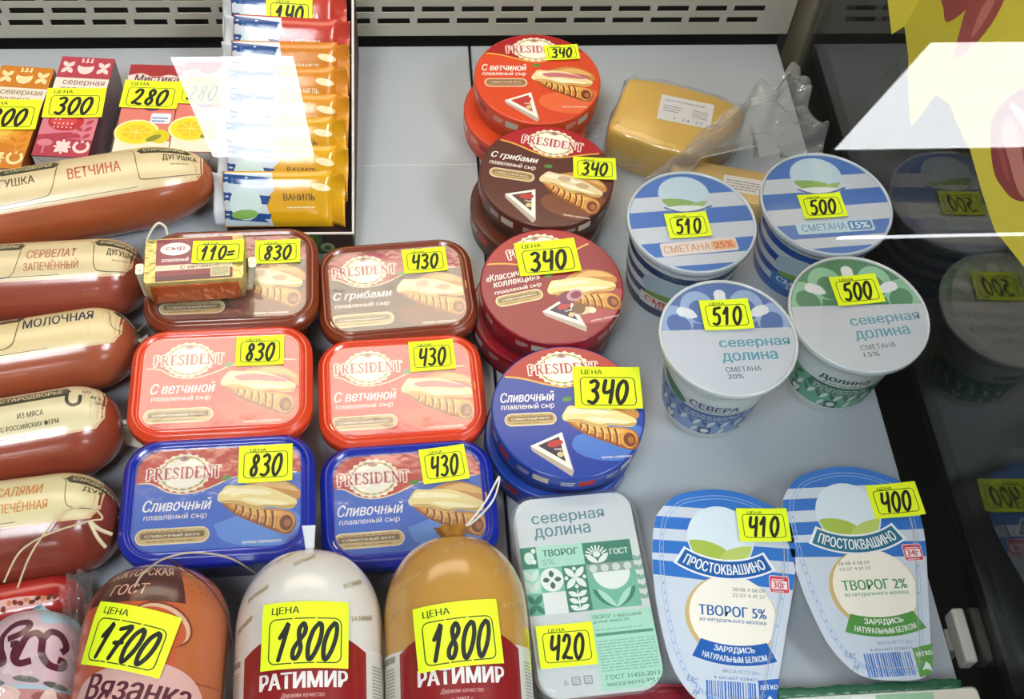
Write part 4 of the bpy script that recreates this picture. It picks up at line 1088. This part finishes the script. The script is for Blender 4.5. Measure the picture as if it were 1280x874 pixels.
a = Art(); a.poly(catmull([(-26,-4),(0,-2),(22,-6),(24,-9),(0,-10),(-26,-9)], 3, True), '#d8a8a0')
for k in range(14): a.ell(-24+k*3.6, -7+random.uniform(-2, 2), 2.2, 1.6, random.choice(['#7a3020', '#c87a50', '#5a2a20']), 20*k, 8)
a.build('pouch_print', t, flat(45.1, 10, 2), step=.03)

# packs cut by the lower frame edge
p = at(1112, 905, .03)
t = thing('butter_pack', 'white and green pack with dark crimped edge at the bottom right', 'butter pack', (p.x, p.y-.012, 0), 0)
b = MB(); b.loft([ring3(rrect(w_, d_, 4, 4), z_) for w_, d_, z_ in ((134, 66, .3), (138, 70, 2), (138, 70, 24), (134, 66, 27))]); b.build('pack_body', pm('#dfe4dc', .4, coat=.2), t)
b = MB(); b.grid(48, 4, lambda u, v: ((-70+128*u)*.001, (33+7*v+.5*math.sin(u*23)*v+.3*math.sin(u*61)*v)*.001, (25.5+.35*math.sin(u*75)+.4*math.sin(u*17)+v*1.2)*.001)); b.build('crimped_edge', pm('#1d5a3c', .35, coat=.3, noise=.3, scale=200), t, solid=.0012)
a = Art(); a.rect(-66, -32, 66, 32, '#e2e6de'); a.rect(-4, -32, 36, 32, '#9cc6a4'); a.rect(-66, 26, -20, 32, '#d0dcd0'); a.rect(36, -32, 66, 32, '#e0d8cc'); a.build('pack_print', t, flat(27.1), coat=.2)
p = at(812, 905, .02)
t = thing('red_pack', 'dark red pack edge just showing below the cottage cheese tray', 'pack', (p.x, p.y-.003, 0), 0)
b = MB(); lp = []
for z_, s_ in ((.4, .95), (8, 1), (14, .97), (17, .85)):
    lp.append([(x*s_*.001, (y*s_+(2.2*math.sin(x*.25) if y > 0 else 0))*.001, z_*.001) for x, y in rrect(132, 60, 16, 8)])
b.loft(lp); b.build('pack_body', pm('#7c1626', .3, coat=.4, noise=.25, scale=60, bump=.2), t)
b = MB(); b.tube([(x*.001, (29.5-abs(x)*.05)*.001, .0165) for x in range(-56, 57, 4)], .0011, 6); b.build('sealed_edge', pm('#94303c', .3, coat=.3), t)

# ------------------------------------------------------------------ juice cartons lying on their backs
def carton(label, cx, cy, rot, w, l, h, side_c, end_c, art_fn, body, tagpos, end_text=True):
    t = thing('juice_carton', label, 'drink carton', (cx, cy, 0), rot, 'drink cartons lying at the back left')
    b = MB(); b.loft([ring3(rrect(w, l, .8, 2), z_) for z_ in (.3, h)]); b.build('carton_body', pm(side_c, .4, coat=.3, noise=.2, scale=60), t, bevel=.0006)
    # folded bottom face turned to the viewer, gable ridge at the far end
    a = Art(); a.rect(-w/2+.6, 1, w/2-.6, h-1, end_c); a.poly([(-w/2+1, h-1), (w/2-1, h-1), (0, h*.45)], '#c9c6bc')
    a.stroke([(-w/2+1, h-1), (0, h*.45), (w/2-1, h-1)], .6, '#8a867a')
    for x in (-10, 6): a.stroke([(x, h*.7), (x+3, h*.6), (x+1, h*.52), (x+5, h*.5)], 1.6, '#2a2826')
    a.build('end_fold', t, lambda x, y, hh: (x, -l/2-hh, y), rough=.4)
    b = MB(); b.loft([[(x*.001, y*.001, z_*.001) for x, z_ in rr_] for y, rr_ in ((l/2, rrect(w-2, h-4, 1, 2, 0, h/2)), (l/2+5, rrect(w-4, 3, 1, 2, 0, h-26)))]); b.build('gable', pm(side_c, .4, coat=.3), t)
    a = Art(); art_fn(a, w, l); a.build('carton_print', t, flat(h), rough=.35, coat=.3, step=.03)
    if body: price(t, body, tagpos[0], tagpos[1], h+1.4, tagpos[2], tagpos[3], tagpos[4], big=True)
    return t
def folk(bg, pale, dark, fruit, fruit2):
    def f(a, w, l):
        a.rect(-w/2, -l/2, w/2, l/2, bg)
        y = l/2
        a.rect(-w/2, y-26, w/2, y, dark)
        for k in range(3):
            x = -w/2+w/6+k*w/3
            if k == 1:
                a.ell(x, y-13, 7, 8, pale); a.ell(x, y-9, 7, 3, dark)
                for s in (-4, 0, 4): a.rect(x+s-.8, y-7, x+s+.8, y-1.5, pale)
            else:
                for q in range(4): a.leaf(x, y-13, x+6.5*math.cos(R(45+90*q)), y-13+10*math.sin(R(45+90*q)), 4.5, pale)
        a.rect(-w/2, y-48, w/2, y-26, '#e8dccc')
        a.text('северная', 2, y-32.5, w*.78, 7, '#8a5a62' if dark != '#c87a18' else '#8a6a3c', .012); a.text('долина', -3, y-41, w*.6, 7, '#8a5a62' if dark != '#c87a18' else '#8a6a3c', .012)
        a.ell(-3, -l*.16, 15, 11, fruit); a.ell(-5, -l*.15, 11, 7.5, fruit2)
        for k in range(12): a.ell(-12+3.6*(k % 5), -l*.22+4.5*(k//5), .7, .9, pale, 0, 6)
        a.poly([(-w/2, -l*.30), (4, -l*.26), (10, -l*.32), (-w/2, -l*.36)], dark)
        for k in range(4):
            a.leaf(w/2-9, -l*.32+k*8, w/2-3, -l*.27+k*8, 4, dark)
            if k < 2: a.leaf(w/2-10, -l*.32+k*8, w/2-17, -l*.27+k*8, 4, dark)
        yb = -l/2+3
        a.rect(-w/2, yb-3, w/2, yb+17, dark); s = w/3
        for q in range(4): a.leaf(0, yb+8, 8*math.cos(R(45+90*q)), yb+8+9*math.sin(R(45+90*q)), 5, pale)
        a.rect(-1, yb, 1, yb+16, pale); a.rect(-7, yb+7, 7, yb+9, pale)
        a.ell(s, yb+9, 7, 7.5, pale); a.ell(s, yb+9, 4.5, 4.5, dark); a.poly([(s-5, yb+16), (s-2.5, yb+12), (s, yb+16), (s+2.5, yb+12), (s+5, yb+16)], dark)
        a.ell(-s, yb+12, 6.5, 4, bg); a.rect(-s-.8, yb, -s+.8, yb+12, bg)
    return f
carton('orange drink carton at the far left edge of the shelf', -.414, .2255, -6, 46, 118, 42, '#8a4a10', '#cfc9bc', folk('#d98a22', '#f0d8a0', '#c87a18', '#e09a2a', '#f0b848'), '300', (-1, 0, 50, 35, 4))
carton('pink drink carton with a raspberry, tag 300', -.3625, .2365, -5, 46, 118, 42, '#5a2c38', '#d6d6d6', folk('#d07a88', '#f0d2cc', '#b03a4a', '#b82a30', '#d0484a'), '300', (0, 2, 50, 35, 4))
def lemon(a, w, l):
    a.rect(-w/2, -l/2, w/2, l/2, '#d87a6c'); a.rect(-w/2, l/2-14, w/2, l/2, '#a02a2c')
    a.poly(catmull([(-w/2, l/2-14), (-w/4, l/2-11), (0, l/2-16), (w/4, l/2-12), (w/2, l/2-15)], 3)+[(w/2, l/2-22), (-w/2, l/2-22)], '#ead2c8')
    a.text('Мистика', 2, l/2-17, w*.84, 8.5, '#5a3a40', .03, .1)
    a.poly([(-w/2, -l/2), (w/2, -l/2), (w/2, -l/2+16), (0, -l/2+24), (-w/2, -l/2+18)], '#efdfc8')
    a.ell(-6, -l/2+26, 19, 15, '#f4e2a0'); a.ell(-6, -l/2+26, 17, 13, '#f6d428'); a.ell(-6, -l/2+26, 12, 9, '#eec21a')
    for k in range(8): a.stroke([(-6, -l/2+26), (-6+12*math.cos(R(45*k)), -l/2+26+9*math.sin(R(45*k)))], .6, '#f8e47a')
    a.ell(14, -l/2+22, 8, 8, '#d8c61e', 20); a.ell(9, -l/2+20, 7, 3, '#8a8a28', 30)
    for k in range(3): a.leaf(2, -l/2+60, 2-10+10*k, -l/2+72, 4, '#c45a54')
    a.ell(3, -l/2+56, 7, 4.5, '#6a3a6a'); a.ell(3, -l/2+60, 5, 3, '#a0708a'); a.leaf(-14, -l/2+62, -4, -l/2+68, 4, '#a8625a'); a.leaf(20, -l/2+62, 10, -l/2+68, 4, '#a8625a')
    a.rr(12, -l/2+43, 17, 12, 2, '#d8dfe6'); a.lines(5, -l/2+39, 18, -l/2+46, 2, '#5a6a9a')
carton('salmon pink drink carton with a lemon, tag 280', -.3005, .2335, -3, 46, 108, 40, '#b85a52', '#d6d0c6', lemon, '280', (0, 16, 49, 33, -1))
carton('salmon pink drink carton with a lemon, half whitened by lamp glare', -.2555, .237, -3, 42, 108, 40, '#b85a52', '#d6d0c6', lemon, '280', (-1, 17, 42, 33, 0))

# ------------------------------------------------------------------ display box of snack bars
t = thing('display_box', 'dark display box with green front holding the snack bars', 'display box', (-.1775, .106, 0), -1)
DB = pm('#3a1c16', .55, noise=.15); b = MB()
b.box(-.052, .0505, -.001, .232, .0005, .003); b.build('box_floor', DB, t, smooth=False)
def wall(x):
    yz = [(-.001, .001), (.236, .001), (.236, .100), (-.001, .018)] if x > 0 else [(-.001, .001), (.236, .001), (.236, .016), (-.001, .016)]
    q = MB(); q.loft([[(x+d, y, z) for y, z in yz] for d in (0, .0016)]); return q
wall(.0505).build('side_wall', DB, t, smooth=False); wall(-.0536).build('side_wall', DB, t, smooth=False)
b = MB()
for x in (.0505,):
    b.loft([[(x-.0002+dx, y, z+dz) for dx, dz in ((0, 0), (.002, 0), (.002, .0012), (0, .0012))] for y, z in ((-.001, .018), (.236, .1))])
b.box(-.0536, .0521, -.0032, -.0014, .0252, .0264)
b.build('paper_edge', pm('#d9d2cc', .6), t, smooth=False)
b = MB(); b.box(-.0536, .0521, .236, .238, .001, .100); b.build('back_wall', DB, t, smooth=False)
b = MB(); b.box(-.0536, .0521, -.003, -.0012, .0005, .025); b.build('front_wall', pm('#2f5a22', .45, coat=.2), t, smooth=False)
a = Art(); a.rect(26, .6, 51, 24.6, '#2a1610'); a.poly([(-53, .6), (8, .6), (22, 12), (10, 24.6), (-53, 24.6)], '#3f7a28'); a.leaf(-10, 2, 20, 22, 9, '#5a9a34'); a.ell(30, 8, 6, 6, '#8a9a7a'); a.ell(30, 8, 3, 3, '#3f5a30')
a.build('front_print', t, lambda x, y, h: (x-.4, -3.0-h, y))
BAR = [('#d8a010', '#a06a08', 'ВАНИЛЬ'), ('#d8a010', '#a06a08', 'ВАНИЛЬ'), ('#d39a14', '#9a6408', 'ВАНИЛЬ'), ('#d38e1e', '#8e5410', 'КАРАМЕЛЬ'), ('#cf8420', '#8e5410', 'КАРАМЕЛЬ'), ('#c87c20', '#8e4a10', 'КАРАМЕЛЬ'), ('#b83a2a', '#7a1e18', 'КАРТОШКА'), ('#b83a2a', '#7a1e18', 'КАРТОШКА')]
LAB = ['frontmost yellow snack bar, vanilla, in the display box', 'second yellow snack bar from the front of the display box', 'third snack bar from the front, yellow, partly under lamp glare',
       'fourth snack bar from the front, amber wrapper', 'fifth snack bar from the front, amber wrapper', 'orange snack bar just in front of the red ones', 'front one of the two red snack bars', 'rearmost red snack bar carrying the tag 140']
def snack_bar(k):
    c, cd, word = BAR[k]; y = .116+.0240*k; z = .020+.0062*k; x = -.186+.0005*k+random.uniform(-.0012, .0012)
    t = bpy.data.objects.new('snack_bar', None); COL.objects.link(t); t.empty_display_size = .01
    t.location = (x, y, z); t.rotation_euler = (R(46), R(random.uniform(-2, 2)), R(-2+random.uniform(-2, 2)))
    tag(t, LAB[k], 'snack bar', 'snack bars standing in the display box')
    Wh, Hh, T = 45, 23, 5.9
    th = lambda u, v: T*max(0, 1-(abs(v)/Hh)**3.2)**.5*max(0, 1-(abs(u)/Wh)**7)**.5
    b = MB()
    for s in (1, -1): b.grid(33, 15, lambda u, v: ((-Wh+2*Wh*u)*.001, (2*Hh*v)*.001, s*th(-Wh+2*Wh*u, -Hh+2*Hh*v)*.001))
    b.build('wrapper', pm(c, .22, coat=.5, noise=.08, scale=80, bump=.25, bscale=50), t, ang=80)
    for s in (-1, 1):
        f = MB()
        def fin(u, v):
            X = s*(Wh-1.5+(10 if s < 0 else 12)*u); Y = 2*Hh*(.06+.88*v)+(v-.5)*4*u; Z = (3.0*math.sin(v*6.3)*u*1.3+s*u*4+ (0 if s < 0 else 5*u*abs(v-.5)*2))
            return (X*.001, Y*.001, Z*.001)
        f.grid(7, 17, fin); f.build('crimped_end', pm(c if s > 0 else '#c9ced6', .28, coat=.4, noise=.15, scale=120, bump=.3, bscale=160), t, solid=.0006, ang=80)
    a = Art(); a.clip = [(-Wh+1, -Hh+1), (Wh-1, -Hh+1), (Wh-1, Hh-1), (-Wh+1, Hh-1)]
    a.poly([(-Wh, -Hh), (-4, -Hh), (-10, 0), (-2, 8), (-4, Hh), (-Wh, Hh)], '#c8d2dc')
    for y0 in (-16, -1, 14): a.poly([(-Wh, y0), (-8, y0-3), (-5, y0+4), (-Wh, y0+7.5)], '#224a86')
    a.poly([(4, -Hh), (Wh, -Hh), (Wh, -Hh+7), (12, -Hh+9)], cd) if k > 2 else None
    a.clip = None
    a.ell(-26, -3, 13, 14, '#c9dcd8'); a.ell(-27, -12, 11, 4, '#7fae56', 4)
    a.text(word, 18, 2, 26, 5.5, '#5a4a30' if k < 3 else '#ead8b8', .025)
    a.ell(36, 10, 8, 3, '#f0e0b0', -12) if k < 6 else a.stroke([(14, -2), (28, -6), (40, -3)], 1.4, '#e2b6a0', smooth=3)
    a.lines(8, -7, 32, -4.5, 1, '#e8d8a8')
    a.build('wrapper_print', t, lambda u, v, h: (u, v+Hh, th(u, v)+h+.1), rough=.22, coat=.5, maxedge=5, step=.05)
    if k == 7: price(t, '140', 6, Hh+5, T+1.6, 40, 26, -3)
    return t
for k in range(8): snack_bar(k)

# ------------------------------------------------------------------ cheese blocks and their bag
CH = [(763,160),(768,140),(784,101),(800,97),(850,106),(918,128),(930,150),(905,175),(872,192),(845,190),(800,176)]
ct = [at(x, y, .045) for x, y in CH]; cc = sum(ct, Vector())/len(ct)
t = thing('cheese_block', 'large yellow cheese block with white label in clear film', 'cheese', (cc.x, cc.y, 0))
ol = [((q.x-cc.x)*1000, (q.y-cc.y)*1000) for q in ct]; ol = catmull(ol, 3, True)
b = MB(); b.loft([ring3(offset_poly(ol, d_), z_) for d_, z_ in ((3, .3), (1, 3), (.5, 25), (0, 40), (1.2, 43.5), (3.5, 45))]); b.build('cheese', pm('#dcb03c', .38, coat=.35, noise=.1, scale=30, sss=.15), t, ang=50)
a = Art(); a.rect(-24, -15.5, 24, 15.5, '#d9d8d6'); a.text('сыр фасованный', -2, 10, 36, 3.4, '#6a6a72', .01); a.lines(-20, -4, -4, 5, 3, '#8a8a92'); a.lines(6, -6, 20, 5, 4, '#8a8a92'); a.text('1  24  27', 4, -11, 26, 3, '#7a7a82', .012)
q = at(857, 140, .045); a.build('paper_label', t, flat(45.4, (q.x-cc.x)*1000, (q.y-cc.y)*1000, -17), rough=.5)
FILM = clear('cheese_film', 1.45, rough=.08, milk=.06, bump=.6, bscale=40)
b = MB(); lp = [ring3([(x+1.2*math.sin(i*1.7), y+1.2*math.cos(i*2.3)) for i, (x, y) in enumerate(offset_poly(ol, -d_))], z_) for d_, z_ in ((2.5, .4), (2.5, 8), (2.0, 30), (1.6, 44), (-1, 46.6), (-9, 47))]
b.loft(lp, cap0=False); b.build('film', FILM, t, ang=80)
def skirt(u, v):
    A, B_, C_, D_ = at(716, 150, .012), at(768, 152, .036), at(738, 206, .004), at(806, 224, .012)
    q = A.lerp(B_, u).lerp(C_.lerp(D_, u), v); q.z += .004+.004*math.sin(u*9+v*13)+.002*math.sin(v*29-u*17)
    return (q.x-cc.x, q.y-cc.y, max(.001, q.z))
b = MB(); b.grid(26, 26, skirt); b.build('film_skirt', FILM, t, ang=80)
C2 = [(838,238),(850,206),(872,204),(960,236),(985,262),(975,300),(940,318),(880,300)]
ct = [at(x, y, .030) for x, y in C2]; cc = sum(ct, Vector())/len(ct)
t = thing('cheese_block', 'pale cheese block mostly hidden behind the striped cups', 'cheese', (.194, .148, 0), -14)
b = MB(); b.loft([ring3(rrect(w_, d_, 5, 4), z_) for w_, d_, z_ in ((90, 40, .3), (92, 42, 3), (92, 42, 27), (88, 38, 30))]); b.build('cheese', pm('#d8b878', .4, coat=.3, noise=.1, sss=.15), t, ang=50)
a = Art(); a.rect(-18, -9, 18, 9, '#d9d6d0'); a.lines(-15, -6, 14, 6, 4, '#8a8a8a'); a.build('paper_label', t, flat(30.1, 18, 0), rough=.5)
# loose bag: two puffed, pleated walls flaring to the side pane
def bag_wall(sg):
    A = at(806, 226, .034); B_ = at(905, 150, .066); C_ = at(1034, 192, .020); D_ = at(1000, 76, .080)
    C_.x = min(C_.x, .300); D_.x = min(D_.x, .300)
    def f(u, v):
        q = A.lerp(B_, v).lerp(C_.lerp(D_, v), u)
        puff = math.sin(math.pi*min(1, u*1.0))*math.sin(math.pi*v)
        w_ = .5+.5*u
        z = .030*puff*sg + w_*(.0065*math.sin(v*15+u*4)+.004*math.sin(u*27+v*9*sg)+.003*math.sin(v*33-u*13))
        q = q+Vector((.004*math.sin(v*11+u*5)*u, .006*math.sin(u*17)*v, z))
        q.z = max(.0495 if q.x < .225 and q.y > .158 else (.033 if q.y < .2 and q.x < .252 else .004), q.z); q.x = min(q.x, .3045)
        return tuple(q)
    return f
t = thing('plastic_bag', 'crumpled clear plastic bag behind the striped cups', 'plastic bag', (0, 0, 0))
BG = clear('bag_clear', 1.5, rough=.07, milk=.16, bump=.5, bscale=50)
b = MB(); b.grid(60, 40, bag_wall(1)); b.build('bag_wall', BG, t, ang=60)
b = MB(); b.grid(60, 40, bag_wall(-.35)); b.build('bag_wall', BG, t, ang=60)
f_ = bag_wall(1); b = MB(); b.tube([f_(u/30, .02) for u in range(31)], .0009, 6); b.build('bag_seam', clear('seam_film', 1.5, rough=.1, milk=.35), t)
bpy.context.view_layer.update()
